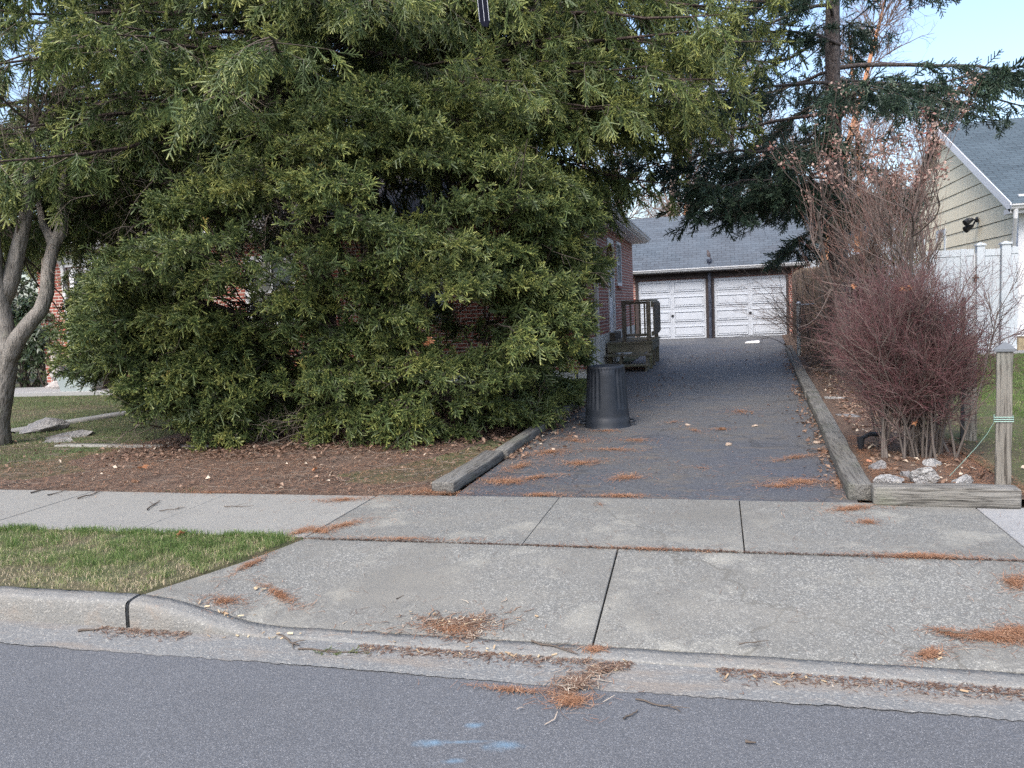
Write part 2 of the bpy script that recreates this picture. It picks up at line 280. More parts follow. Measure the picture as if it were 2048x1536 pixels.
M['oak']=mat('orange_oak_leaf',(.36,.15,.07),[('noise',30,.4,.7,(.5,.27,.14),.7)],.7,trans=.3)
M['broad']=mat('glossy_broad_leaves',(.022,.04,.018),[('attr','tone',0,.6,(.05,.08,.035),1),('attr','tone',.6,1.,(.16,.19,.08),1)],.3,spec=.6,trans=.1)
M['yellowleaf']=mat('yellow_green_leaves',(.07,.07,.02),[('attr','tone',0,.6,(.19,.16,.05),1),('attr','tone',.6,1.,(.36,.30,.10),1)],.5,trans=.2)
M['rock']=mat('pale_rock',(.30,.295,.285),[('noise',5,.42,.6,(.22,.215,.21),.8),('noise',22,.5,.66,(.44,.435,.42),.7),('crack',7,.03,0,(.06,.06,.055),.7),('noise',3,.58,.68,(.30,.27,.20),.6)],.85,[('noise',14,.3,.7,1,.03),('noise',60,.3,.7,.6,.008)])
M['rock_dark']=mat('dark_rock',(.17,.165,.165),[('noise',6,.42,.6,(.26,.25,.24),.8),('noise',25,.5,.66,(.09,.09,.09),.6)],.85,[('noise',14,.3,.7,1,.03)])
M['terracotta']=mat('terracotta_stone',(.42,.19,.11),[('noise',12,.4,.7,(.5,.27,.18),.7)],.8)
M['pebble']=mat('tan_pebble',(.27,.20,.15),[('noise',22,.4,.7,(.36,.30,.24),.7)],.7)
M['cone']=mat('pine_cone',(.11,.055,.03),[('noise',40,.4,.7,(.2,.11,.06),.7)],.8)
M['stone_cast']=mat('cast_stone',(.36,.335,.32),[('noise',9,.45,.65,(.24,.215,.20),.8),('noise',30,.5,.7,(.48,.46,.44),.5)],.85,[('noise',18,.3,.7,.8,.02)])
M['planter']=mat('pale_planter',(.25,.29,.29),[('noise',9,.5,.7,(.40,.44,.42),.6)],.7)
M['slate']=mat('slate_basin',(.10,.11,.135),[('noise',9,.5,.7,(.15,.16,.18),.6)],.6)
M['darkpot']=mat('dark_pot',(.03,.028,.028),[('noise',9,.5,.7,(.055,.05,.05),.6)],.7)
M['paper']=mat('white_paper',(.78,.77,.74),[('noise',12,.5,.7,(.6,.58,.55),.5)],.7)
M['greencap']=mat('painted_cap',(.12,.13,.14),[('noise',9,.5,.7,(.19,.20,.20),.6)],.5)
M['cord']=mat('green_cord',(.28,.42,.36),[],.7)
M['brass']=mat('aged_brass',(.25,.17,.06),[('noise',20,.5,.7,(.12,.09,.04),.6)],.45,metal=.6)
M['frost']=mat('lamp_glass',(.62,.52,.50),[],.25)
M['strap']=mat('glossy_black_strip',(.004,.005,.012),[],.8,spec=.1)
M['strapedge']=mat('pale_edging',(.6,.62,.66),[],.4)
M['bird']=mat('dark_feathers',(.06,.05,.055),[('noise',50,.45,.65,(.16,.13,.12),.7)],.8)
M['rust']=mat('rusty_latch',(.12,.07,.05),[],.7)
# ------------------------------------------------------------------ ground
def grid(name,xs,ys,zf,m,sk=None):
    xs=np.array(xs,float); ys=np.array(ys,float); X,Y=np.meshgrid(xs,ys)
    if sk: X=X+sk(X,Y)
    Z=zf(X,Y)+0*X; V=np.stack([X,Y,Z],-1).reshape(-1,3); a,b=len(xs),len(ys)
    i=np.arange(b-1)[:,None]*a+np.arange(a-1)[None]; F=np.stack([i,i+1,i+a+1,i+a],-1).reshape(-1,4)
    return struct(link(name,mkmesh(name,V,[F],smooth=True),m))
grid('ground',[-400,-100,100,400],[-400,0,100,500],lambda x,y:-.12,M['terrain'])
grid('road',np.linspace(-60,60,41),[-9,0,3.19],lambda x,y:0*x,M['asphalt'])
go=grid('gutter',np.concatenate([np.linspace(-60,-6.1,60),np.linspace(-6,4,420),np.linspace(4.1,60,60)]),[3.17,3.25,3.36,3.44],lambda x,y:.004+.002*np.sin(x*3)+(y-3.17)*.02,M['gutter'])
for v in go.data.vertices:
    if v.co.y<3.18: v.co.y+=.006*math.sin(v.co.x*2.3)+.004*math.sin(v.co.x*17)+random.uniform(-.007,.007)
def hk(u):  # kerb height: full, tapering down to the driveway lip
    t=np.clip((u+3.05)/.85,0,1); t=t*t*(3-2*t); t2=np.clip((u-4.2)/.8,0,1); return .15*(1-t)+.019*t+(t2*.1)
def curb(us,name):
    prof=[(3.425,-.03,0),(3.427,0,.45),(3.430,0,.78),(3.434,0,.89),(3.440,0,.95),(3.449,0,.985),(3.462,0,1.),(3.5,0,1.005),(3.545,0,1.01),(3.547,-.06,0)]
    us=np.array(us); P=[]
    for u in us:
        h=hk(u); sl=(.15-h)/.105
        for (y,z,k) in prof: P.append((u,y+ (0.012*sl if k>.8 and y<3.5 else 0)+.0025*math.sin(u*9)+random.uniform(-.0012,.0012),z+k*h+.0015*math.sin(u*23+y*40)+random.uniform(-.0014,.0014)*(k>.5)))
    n=len(prof); F=[[i*n+j,(i+1)*n+j,(i+1)*n+j+1,i*n+j+1] for i in range(len(us)-1) for j in range(n-1)]
    me=mkmesh(name,P,[np.array(F)[:,::-1]],smooth=False)
    # end caps
    return me
us1=np.concatenate([np.linspace(-60,-6,60)[:-1],np.linspace(-6,-3.055,110)]); us2=np.concatenate([np.linspace(-3.03,-2,50),np.linspace(-1.97,3,180),np.linspace(3.1,60,60)])
def curb_obj(us):
    me=curb(us,'curb'); o=link('curb',me,M['curb']); struct(o)
    mb=MB(); h1=float(hk(us[0])); h2=float(hk(us[-1]))
    for u,h in ((us[0]+.001,h1),(us[-1]-.001,h2)): mb.poly([(u,3.428,-.03),(u,3.547,-.03),(u,3.545,h),(u,3.47,h*.995),(u,3.436,h*.85)])
    struct(mb.build('curb_face',M['curb']))
curb_obj(us1); curb_obj(us2)
# apron: two slabs rising from the lip to the sidewalk
def az(u,v):
    t=np.clip((v-3.55)/1.03,0,1); return hk(u)*1.0+(.17-hk(u))*t+.002*np.sin(u*2.3+v)
def apron(x0,x1,n,left_diag=False):
    xs=np.linspace(0,1,n); ys=np.linspace(3.556,4.563,14); V=[]
    for y in ys:
        l=x0
        if left_diag: l=-3.03+.40*(y-3.55)/1.03
        for t in xs:
            u=l+(x1-l)*t; V.append((u,y,float(az(u,y))))
    F=[[j*n+i,j*n+i+1,(j+1)*n+i+1,(j+1)*n+i] for j in range(13) for i in range(n-1)]
    return V,F
V1,F1=apron(-3.03,-.602,24,True); V2,F2=apron(-.593,1.75,20); V3,F3=apron(1.76,4.4,20)
def shell(Vs,Fs,name,m,drop=.03):
    V=[];F=[]
    for v,f in zip(Vs,Fs):
        b=len(V); V+=v; F+=[[i+b for i in q] for q in f]
    o=link(name,mkmesh(name,V,[np.array(F)]),m); s=o.modifiers.new('s','SOLIDIFY'); s.thickness=drop; s.offset=-1
    bv=o.modifiers.new('b','BEVEL'); bv.width=.004; bv.segments=2; bv.limit_method='ANGLE'
    return struct(o)
shell([V1,V2,V3],[F1,F2,F3],'driveway_apron',M['concrete'])
# sidewalk slabs
edges=[-40,-30,-22,-16,-12.9,-11.5,-10,-8.3,-6.75,-5.30,-3.97,-2.64,-1.18,.115,1.60]
def slabs(ed,g,zs=.17):
    mb=MB()
    for i in range(len(ed)-1):
        a,b=ed[i]+g/2,ed[i+1]-g/2; tl=random.uniform(-.003,.003)
        n0=mb.n; mb.box(a,b,4.585,5.715,zs-.09,zs)
        v=mb.v[-1]; v[:,2]+=np.where(v[:,0]>a+.1,tl,0)
    return mb
mb=slabs(edges[:-3],.006); struct(mb.build('sidewalk',M['concrete_fine'],bevel=.004))
mb=MB()
for a,b,t in ((-2.635,-1.183,.0),(-1.177,.112,.002),(.119,1.591,-.001)): mb.box(a,b,4.582,5.765,.08,.17+t)
struct(mb.build('sidewalk',M['concrete'],bevel=.004))
mb=slabs([1.595,3.0,4.4,5.9,7.4,9,12,16,24,40],.012,.166); struct(mb.build('sidewalk',M['concrete_pale'],bevel=.004))
# soil under the joints and beneath everything in the verge
def verge_z(x,y): return np.where(x<-2.6,.135,np.minimum(az(x,y),.17)-.035)
grid('verge_soil',np.linspace(-60,60,241),[3.546,3.8,4.1,4.4,4.6],verge_z,M['dirt'])
grid('verge_lawn',np.concatenate([np.linspace(-60,-3.3,60),np.linspace(-3.2,-2.65,12)]),np.linspace(3.547,4.586,9),lambda x,y:.150+.02*np.clip((y-3.55)/1.0,0,1)-np.clip((x+3.03-.40*(y-3.55)/1.03)*9,0,.08)+.004*np.sin(x*7)*np.sin(y*9),M['lawn'])
grid('yard_soil',np.linspace(-70,70,71),np.linspace(4.58,110,60),lambda x,y:.12+0*x,M['dirt'])
def lawnz(x,y):
    bump=.02*np.sin(x*1.3+y*.7)*np.sin(y*.9); e=np.clip((y-5.75)/.5,0,1)
    return .158+e*(.018+bump*.6)
DL=lambda v:-1.96+.012*(v-5.8)
DR=lambda v:.86+.05*(v-5.8)
grid('lawn',np.linspace(-60,-2.13,150),np.concatenate([np.linspace(5.72,12,40),np.linspace(12.2,60,40)]),lambda x,y:lawnz(x,y)-np.where((x>-3.2)&(y>14),.0,0),M['lawn'])
grid('lawn',np.concatenate([np.linspace(2.9,12,40),[20,60]]),np.concatenate([np.linspace(5.72,12,40),np.linspace(12.2,60,30)]),lambda x,y:lawnz(x,y),M['lawn'],)
# driveway
vs=np.concatenate([np.linspace(5.768,12,30),np.linspace(12.3,24,20),np.linspace(24.3,30.35,8)])
V=[];n=15
for v in vs:
    l=DL(v)-.05 if v<16 else max(-2.6,DL(v)-(v-16)*.4) ; r=DR(v)+.04
    if v>23.8: l=-4.5; 
    if v>26: r=3.4
    for t in np.linspace(0,1,n):
        u=l+(r-l)*t; V.append((u,v,.1655+.004*math.sin(u*2.1+v*1.2)*min(1,(v-5.76)*3)))
F=[[j*n+i,j*n+i+1,(j+1)*n+i+1,(j+1)*n+i] for j in range(len(vs)-1) for i in range(n-1)]
struct(link('driveway',mkmesh('driveway',V,[np.array(F)],smooth=True),M['drive_asphalt']))
# planting bed between timber and neighbour's lawn (mounded a little), and needle-covered soil under the spruce
grid('planting_bed',np.linspace(0,1,14),np.linspace(5.86,30,60),lambda x,y:.0*x+.185+.03*np.sin((x-DR(y))*3)*np.clip((y-5.86)*3,0,1)+.008*np.sin(x*9)*np.sin(y*7),M['bed'],sk=lambda X,Y:(DR(Y)+.08)+X*(np.where(Y<11.5,2.04,3.0)-DR(Y)-.08)-X+np.where(Y<8,0,.0)+0)
# bed under the spruce: an uneven sheet with its rim tucked under the lawn
nb=60; A=np.linspace(0,2*PI,nb,endpoint=False); V=[];rings=[.02,.3,.6,.85,1.0]
for r in rings:
    for a in A:
        x=-4.7+r*(2.55+.25*math.sin(3*a+1)+.15*math.sin(7*a))*math.cos(a); y=9.2+r*(3.55+.25*math.sin(4*a)+.12*math.sin(9*a))*math.sin(a)
        x=min(x,-2.13); y=max(y,5.724)
        V.append((x,y,float(lawnz(np.array(x),np.array(y)))+.014*(1-r**6)-.004*(r>.99)+(.012 if r<.99 else 0)*math.sin(x*6)*math.sin(y*5)*.5+.002))
F=[[j*nb+i,j*nb+(i+1)%nb,(j+1)*nb+(i+1)%nb,(j+1)*nb+i] for j in range(len(rings)-1) for i in range(nb)]
struct(link('needle_bed',mkmesh('needle_bed',V,[np.array(F)],smooth=True),M['bed']))
grid('needle_bed',np.linspace(-18,-2.13,90),[5.722,5.9,6.1,6.3,6.5],lambda x,y:lawnz(x,y)+.006-.03*np.clip((y-6.25-.15*np.sin(x*3)-.1*np.sin(x*7))*3,0,1),M['bed'])
# garden path strips on the left lawn
def strip(name,pts,w,z,m):
    V=[];P=np.array(pts,float)
    for i,p in enumerate(P):
        t=P[min(i+1,len(P)-1)]-P[max(i-1,0)]; t/=np.linalg.norm(t); nn=np.array([-t[1],t[0]])*w*(.8+.3*random.random())/2
        V+=[(*(p-nn),z-.05),(*(p-nn),z),(*(p+nn),z),(*(p+nn),z-.05)]
    F=[[4*i+j,4*i+j+1,4*i+5+j,4*i+4+j] for i in range(len(P)-1) for j in range(3)]
    return struct(link(name,mkmesh(name,V,[np.array(F)]),m))
def seg(p0,p1,n): return [(p0[0]+(p1[0]-p0[0])*i/n,p0[1]+(p1[1]-p0[1])*i/n) for i in range(n+1)]
strip('garden_path',seg(G(10,868)[:2],G(335,815)[:2],16),.42,.205,M['concrete_fine'])
strip('garden_path',seg(G(120,893)[:2],G(430,896)[:2],16),.16,.20,M['concrete_fine'])
mb=MB(); mb.box(-22,-9.5,13.8,15.05,.05,.26); struct(mb.build('porch_slab',M['concrete_pale'],bevel=.01))
mb=MB(); mb.box(4.6,9,18.75,19.6,.1,.2); struct(mb.build('paved_edge',M['concrete_pale'],bevel=.01))
# ------------------------------------------------------------------ brick house
H_=thing('brick_house','red brick house with white trim, mostly hidden behind the big spruce','house',(-8,19,.17))
def part(mb,name,m,par,**k):
    o=mb.build(name,m,par,**k)
    wm=par.matrix_world if False else None
    p=par; off=Vector((0,0,0))
    while p: off+=p.location; p=p.parent
    o.location=-off; return o
U0=-2.4; VF=15.0; VB=23.7; UL=-14.9; EZ=3.28
def wall_with_holes(mb,axis,c,a0,a1,z0,z1,holes,th=.2):
    """wall in plane axis=c spanning a0..a1, holes (b0,b1,y0,y1) cut out as rectangles"""
    xs=sorted({a0,a1,*[h[0] for h in holes],*[h[1] for h in holes]}); zs=sorted({z0,z1,*[h[2] for h in holes],*[h[3] for h in holes]})
    for i in range(len(xs)-1):
        for j in range(len(zs)-1):
            cx=(xs[i]+xs[i+1])/2; cz=(zs[j]+zs[j+1])/2
            if any(h[0]<cx<h[1] and h[2]<cz<h[3] for h in holes): continue
            if axis=='x': mb.box(c-th,c,xs[i],xs[i+1],zs[j],zs[j+1])
            else: mb.box(xs[i],xs[i+1],c,c+th,zs[j],zs[j+1])
    return mb
sideH=[(18.06,19.12,.93,3.06),(19.75,20.65,2.02,3.10)]
frontH=[(-14.0,-10.9,1.55,2.9),(-9.6,-8.4,1.4,2.9),(-6.6,-5.2,1.4,2.9)]
mb=MB(); wall_with_holes(mb,'x',U0,VF+.2,VB,.93,EZ,sideH)
wall_with_holes(mb,'y',VF,UL,U0,.35,EZ,frontH)
mb.box(UL,U0-.2,VB-.2,VB,.2,EZ); mb.box(UL,UL+.2,VF+.2,VB-.2,.2,EZ)
part(mb,'wall',M['brick'],H_)
mb=MB(); mb.box(U0-.22,U0+.015,VF+.03,VB-.01,.05,.93); mb.box(UL,U0-.25,VF+.02,VF+.2,.05,.35); part(mb,'foundation',M['foundation'],H_)
# roof: low hip with boxed white eaves
mb=MB(); o_=.42; rz=5.9
A=[(UL-o_,VF-o_,EZ+.12),(U0+o_,VF-o_,EZ+.12),(U0+o_,VB+.15,EZ+.12),(UL-o_,VB+.15,EZ+.12)]; r1=(UL+4.5,19.3,rz); r2=(U0-4.3,19.3,rz)
mb.raw(A+[r1,r2],[(0,1,5,4),(1,2,5),(2,3,4,5),(3,0,4),(3,2,1,0)]); rf=part(mb,'roof',M['shingle_brown'],H_)
mb=MB(); mb.box(UL-o_+.01,U0+o_-.01,VF-o_+.01,VB+.13,EZ-.005,EZ+.115); part(mb,'soffit',M['white'],rf)
def gutter_prof(mb,p,d,L,s):
    """K-style gutter along d (unit 2d) length L; s=outward unit 2d"""
    pr=[(0,0),(.02,-.0),(.085,.03),(.10,.07),(.125,.09),(.125,.12),(.115,.12),(.1,.10),(0,.11)]
    pts=[(p[0]+s[0]*a,p[1]+s[1]*a,p[2]+b) for a,b in pr]; mb.prism(pts,(d[0]*L,d[1]*L,0)); return mb
mb=MB(); gutter_prof(mb,(U0+o_,VF-o_,EZ+.02),(0,1),VB+.12-VF+o_,(1,0)); gutter_prof(mb,(UL-o_,VF-o_,EZ+.02),(1,0),U0+o_-UL+o_,(0,-1)); part(mb,'gutter',M['gutterm'],H_)
# storm door
d0,d1,dz0,dz1=18.06,19.12,.93,3.06
dr=MB(); 
for (a,b,c,d) in ((d0,d0+.09,dz0,dz1),(d1-.09,d1,dz0,dz1),(d0+.09,d1-.09,dz1-.1,dz1)): dr.box(U0-.1,U0+.03,a,b,c,d)
D=part(dr,'door_frame',M['white'],H_,bevel=.004)
dr=MB(); a,b=d0+.09,d1-.09
for (y0,y1,z0,z1) in ((a,a+.11,dz0,dz1-.1),(b-.11,b,dz0,dz1-.1),(a+.11,b-.11,dz0,dz0+.8),(a+.11,b-.11,dz0+1.12+.2,dz0+1.4),(a+.11,b-.11,dz1-.22,dz1-.1)): dr.box(U0-.07,U0-.02,y0,y1,z0,z1)
D=part(dr,'door',M['white'],H_,bevel=.003)
mb=MB(); mb.box(U0-.055,U0-.045,a+.10,b-.10,dz0+.79,dz1-.2); part(mb,'pane',M['glass'],D)
mb=MB(); mb.box(U0-.02,U0+.02,a+.03,a+.06,dz0+.95,dz0+1.15); mb.box(U0-.02,U0+.04,a+.03,a+.12,dz0+1.02,dz0+1.05); part(mb,'handle',M['black'],D)
mb=MB(); mb.box(U0-.03,U0+.14,d0-.05,d1+.05,.76,.925); part(mb,'threshold',M['deck'],H_,bevel=.005)
def window(par,axis,c,a0,a1,z0,z1,outsign,f=.07,mull=True,m='white',proud=.03,sill=True):
    """frame, sash bar, glass; c is wall face"""
    s=outsign
    def bx(mb,p0,p1,q0,q1,lo,hi):
        x0,x1=sorted((c+s*lo,c+s*hi))
        if axis=='x': mb.box(x0,x1,p0,p1,q0,q1)
        else: mb.box(p0,p1,x0,x1,q0,q1)
    mb=MB()
    bx(mb,a0,a0+f,z0,z1,-.1,proud); bx(mb,a1-f,a1,z0,z1,-.1,proud); bx(mb,a0+f,a1-f,z1-f,z1,-.1,proud-.002); bx(mb,a0+f,a1-f,z0,z0+f,-.1,proud-.002)
    W=part(mb,'window',M[m],par,bevel=.003)
    mb=MB(); zm=(z0+z1)/2; bx(mb,a0+f,a1-f,zm-.025,zm+.025,-.06,-.01)
    if mull: 
        am=(a0+a1)/2; bx(mb,am-.012,am+.012,z0+f,zm-.025,-.05,-.03); bx(mb,am-.012,am+.012,zm+.025,z1-f,-.05,-.03)
    part(mb,'sash',M[m],W)
    mb=MB(); bx(mb,a0+f*.8,a1-f*.8,z0+f*.8,z1-f*.8,-.075,-.065); part(mb,'pane',M['glass'],W)
    if sill:
        mb=MB(); bx(mb,a0-.06,a1+.06,z0-.07,z0-.003,-.05,.06); part(mb,'sill',M['brick'] if m=='white' else M[m],W)
    return W
window(H_,'x',U0,19.75,20.65,2.02,3.10,1,mull=False)
for i in range(3): window(H_,'y',VF,-14.0+i*1.04,-13.0+i*1.04+.0,1.55,2.9,-1,f=.12)
window(H_,'y',VF,-9.6,-8.4,1.4,2.9,-1,f=.12); window(H_,'y',VF,-6.6,-5.2,1.4,2.9,-1,f=.12)
mb=MB(); mb.box(-14.2,-10.7,14.93,14.998,2.93,3.2); mb.box(-14.2,-10.7,14.93,14.998,1.3,1.5); part(mb,'window_board',M['white'],H_)
# downspouts
def downspout(par,x,y,z0,z1,off,name='downspout'):
    mb=MB(); mb.box(x-.035,x+.035,y-.045,y+.045,z0+.12,z1-.3); mb.box(x-.043,x+.043,y-.053,y+.053,z0+.5,z0+.53)
    ox,oy=off; mb.prism([(x-.035,y-.045,z1-.3),(x+.035,y-.045,z1-.3),(x+.035,y+.045,z1-.3),(x-.035,y+.045,z1-.3)],(ox,oy,.3))
    mb.prism([(x-.035,y-.045,z0+.12),(x+.035,y-.045,z0+.12),(x+.035,y+.045,z0+.12),(x-.035,y+.045,z0+.12)],(ox*.4,oy*.4-.1,-.12)); return part(mb,name,M['gutterm'],par)
downspout(H_,U0+.06,15.9,.17,EZ,(.35,0))
gx=PV(142,700,14.93); downspout(H_,gx[0],14.93,.26,EZ,(0,-.35))
# house number free; wall lantern beside the door
g=PV(1211,520,17.9)
L_=thing('wall_lantern','brass topped wall lantern on a black bracket beside the side door','lantern',(U0,17.45,2.42))
mb=MB(); mb.box(0,.02,-.04,.04,-.1,.12); mb.tube([(.02,0,0),(.10,0,-.06),(.17,0,-.02),(.17,0,.06)],.012,6); mb.build('bracket',M['black'],L_)
mb=MB(); mb.lathe([(.05,.06),(.085,.28),(.08,.29)],(.17,0,0),6); mb.build('lamp_glass',M['frost'],L_)
mb=MB(); mb.lathe([(.10,.29),(.09,.33),(.05,.39),(.015,.42),(.02,.45),(.005,.47)],(.17,0,0),6); mb.lathe([(.03,.03),(.06,.06),(.055,.07)],(.17,0,0),6)
for k in range(6):
    a=k*PI/3; mb.tube([(.17+.052*math.cos(a),.052*math.sin(a),.065),(.17+.087*math.cos(a),.087*math.sin(a),.285)],.005,4)
mb.build('cap',M['brass'],L_)
# ------------------------------------------------------------------ side stoop
S_=thing('wooden_stoop','small mossy wooden stoop with two steps and a railing at the side door','stoop',(-1.9,18,.17))
def sp(mb,name,m,**k): return part(mb,name,M[m],S_,**k)
mb=MB(); 
for i in range(15):
    y=17.22+i*.15; mb.box(-2.36,-1.36,y,y+.143,.715,.752)
sp(mb,'deck_board',"deck_pale")
for q in ((-2.34,-1.40,17.24,17.28,.53,.712),(-1.42,-1.38,17.285,19.4,.55,.712)):
    mb=MB(); mb.box(*q); sp(mb,'joist','deck_pale',bevel=.004)
for (x,y,zt) in ((-1.45,17.3,1.60),(-1.97,17.3,1.60),(-1.45,19.38,1.60)):
    mb=MB(); mb.box(x-.045,x+.045,y-.045,y+.045,.755,zt); sp(mb,'post','deck',bevel=.004)
for (x,y) in ((-1.44,18.2),(-1.44,19.38),(-1.44,17.36),(-2.3,17.36)):
    mb=MB(); mb.box(x-.045,x+.045,y-.045,y+.045,.165,.711); sp(mb,'leg','deck_pale',bevel=.004)
for q in ((-2.02,-1.40,17.25,17.35,1.602,1.64),(-1.92,-1.5,17.28,17.32,1.55,1.598),(-1.92,-1.5,17.28,17.32,.86,.92)):
    mb=MB(); mb.box(*q); sp(mb,'rail','deck',bevel=.004)
for q in ((-1.50,-1.40,17.355,19.43,1.602,1.64),(-1.40,-1.365,17.36,19.4,1.47,1.60),(-1.40,-1.365,17.36,19.4,.86,.95)):
    mb=MB(); mb.box(*q); sp(mb,'rail','deck_pale',bevel=.004)
for i in range(4):
    mb=MB(); x=-1.83+i*.1; mb.box(x-.017,x+.017,17.285,17.315,.921,1.549); sp(mb,'baluster','deck')
for i in range(15):
    mb=MB(); y=17.42+i*.128; mb.box(-1.363,-1.335,y,y+.085,.90,1.56); sp(mb,'baluster','deck')
for (y0,y1,z) in ((16.92,17.235,.46),(16.6,16.9,.27)):
    mb=MB(); mb.box(-2.36,-1.40,y0,y1,z,z+.035); sp(mb,'tread','deck_pale',bevel=.004)
for x in (-2.05,-1.50):
    mb=MB(); mb.prism([(x,16.66,.16),(x,17.23,.16),(x,17.23,.52),(x,16.95,.455),(x,16.92,.265),(x,16.66,.265)],(.05,0,0)); sp(mb,'stringer','deck_pale')
# ------------------------------------------------------------------ garage
GV=30.2; T_=thing('garage','detached brick two car garage with grey shingle roof at the end of the driveway','garage',(0,32,.17))
def gp(mb,name,m,par=None,**k): return part(mb,name,M[m],par or T_,**k)
mb=MB(); mb.box(-3.2,-2.89,GV,GV+.2,.1,2.66); mb.box(2.36,2.95,GV,GV+.2,.1,2.66); mb.box(-2.89,2.36,GV,GV+.2,2.34,2.66); mb.box(-3.2,-3.0,GV+.2,GV+5.6,.1,2.66); mb.box(2.75,2.95,GV+.2,GV+5.6,.1,2.66); mb.box(-3,2.75,GV+5.4,GV+5.6,.1,2.66)
mb.prism([(-3.2,GV,2.661),(-3.2,GV+5.6,2.661),(-3.2,GV+2.8,4.7)],(.2,0,0)); mb.prism([(2.75,GV,2.661),(2.75,GV+5.6,2.661),(2.75,GV+2.8,4.7)],(.2,0,0))
gp(mb,'wall','brick')
mb=MB(); e=2.72; ry=GV+2.8; rz=4.93; 
mb.prism([(-3.36,GV-.35,e),(-3.36,ry,rz),(-3.36,GV+5.95,e),(-3.36,GV+5.95,e-.05),(-3.36,ry,rz-.1),(-3.36,GV-.35,e-.06)],(6.5,0,0)); rf=gp(mb,'roof','shingle')
mb=MB(); gutter_prof(mb,(-3.36,GV-.36,2.60),(1,0),6.5,(0,-1)); gp(mb,'gutter','gutterm',rf)
mb=MB(); mb.box(-2.98,2.5,GV-.06,GV-.003,2.36,2.60); mb.box(-3.34,3.12,GV-.34,GV-.065,2.56,2.60); gp(mb,'fascia','darktrim')
mb=MB()
for x0,x1 in ((-2.98,-2.88),(-.44,-.15),(2.35,2.42)):
    mb=MB(); mb.box(x0,x1,GV-.05,GV+.05,.1,2.358); gp(mb,'door_post','darktrim',bevel=.005)
for (x0,x1) in ((-2.875,-.445),(-.145,2.345)):
    mb=MB(); w=(x1-x0); h=2.19/4
    for r in range(4): mb.box(x0,x1,GV+.03,GV+.07,.17+r*h+.004,.17+(r+1)*h-.004)
    D=gp(mb,'garage_door','gdoor',bevel=.004)
    mb=MB()
    for r in range(4):
        for c in range(2):
            a=x0+c*w/2+.07; b=x0+(c+1)*w/2-.07; z0=.17+r*h+.09; z1=.17+(r+1)*h-.09; t=.028
            for (p,q,s,u_) in ((a,b,z0,z0+t),(a,b,z1-t,z1),(a,a+t,z0+t,z1-t),(b-t,b,z0+t,z1-t)): mb.box(p,q,GV+.001,GV+.0295,s,u_)
            mb.box(a+.06,b-.06,GV+.010,GV+.0295,z0+.06,z1-.06)
    for xx in (x0+w/2-.006,): mb.box(xx,xx+.012,GV+.022,GV+.0293,.18,2.35)
    gp(mb,'panel','gdoor',D,bevel=.006)
    mb=MB(); mb.lathe([(.045,0),(.05,.02),(.03,.04)],(0,0,0),12); 
    mb.v=[v[:,[0,2,1]]*np.array([1,-1,1])+np.array([x0+w/2+.01,GV+.03,1.02]) for v in mb.v]; gp(mb,'handle','black',D)
P_=thing('downpipe','worn black pipe standing between the two white garage doors','pipe',(-.30,GV-.16,.166))
mb=MB(); mb.tube([(0,0,0),(0.01,0,1.2),(0,0,2.72)],.055,10); 
for z in (.1,1.3,2.3): mb.tube([(0,0,z),(0,0,z+.05)],.066,10)
mb.build('pipe',M['pipe'],P_)
mb=MB(); mb.lathe([(.05,2.70),(.085,2.76),(.09,2.84),(.07,2.86)],(0,0,0),12); mb.build('cap',M['pipe'],P_)
# bird perched on the pipe
V=[(0,0,.0),(0,0,.07),(-.01,0,.15),(-.02,0,.23),(-.03,.0,.28),(.03,0,.0),(.06,0,-.05)]
B_=tag(bpy.data.objects.new('bird',bpy.data.meshes.new('bird')),'small dark bird perched on top of the black garage pipe','bird'); COL.objects.link(B_)
bm_v=[(0,0,.02),(0,0,.10),(-.015,0,.19),(-.03,0,.25),(-.045,0,.295),(-.085,0,.29),(.05,0,.02),(.085,0,-.06)]
B_.data.from_pydata(bm_v,[(0,1),(1,2),(2,3),(3,4),(4,5),(0,6),(6,7)],[]); B_.data.update(); B_.data.materials.append(M['bird'])
sk=B_.modifiers.new('s','SKIN'); rad=[.05,.075,.07,.045,.042,.010,.035,.018]
for i,r in enumerate(rad): B_.data.skin_vertices[0].data[i].radius=(r,r)
B_.data.skin_vertices[0].data[0].use_root=True
B_.modifiers.new('u','SUBSURF').levels=1; B_.modifiers['u'].render_levels=2; B_.location=(-.30,GV-.16,3.03)
# ------------------------------------------------------------------ neighbour's house
N_=thing('cream_house','cream sided gable house with blue grey roof beyond the white fence','house',(8,24,.17))
NU=6.2; n0,n1,nr=19.45,30.8,25.1; ne=3.45; npk=6.05
mb=MB(); 
def gz_(y): return ne+(npk-ne)*(1-abs(y-nr)/(nr-n0)) if y<nr else ne+(npk-ne)*(1-abs(y-nr)/(n1-nr))
mb.prism([(NU,n0,.6),(NU,n1,.6),(NU,n1,ne),(NU,nr,npk),(NU,n0,ne)],(.1,0,0)); part(mb,'wall',M['sidgap'],N_)
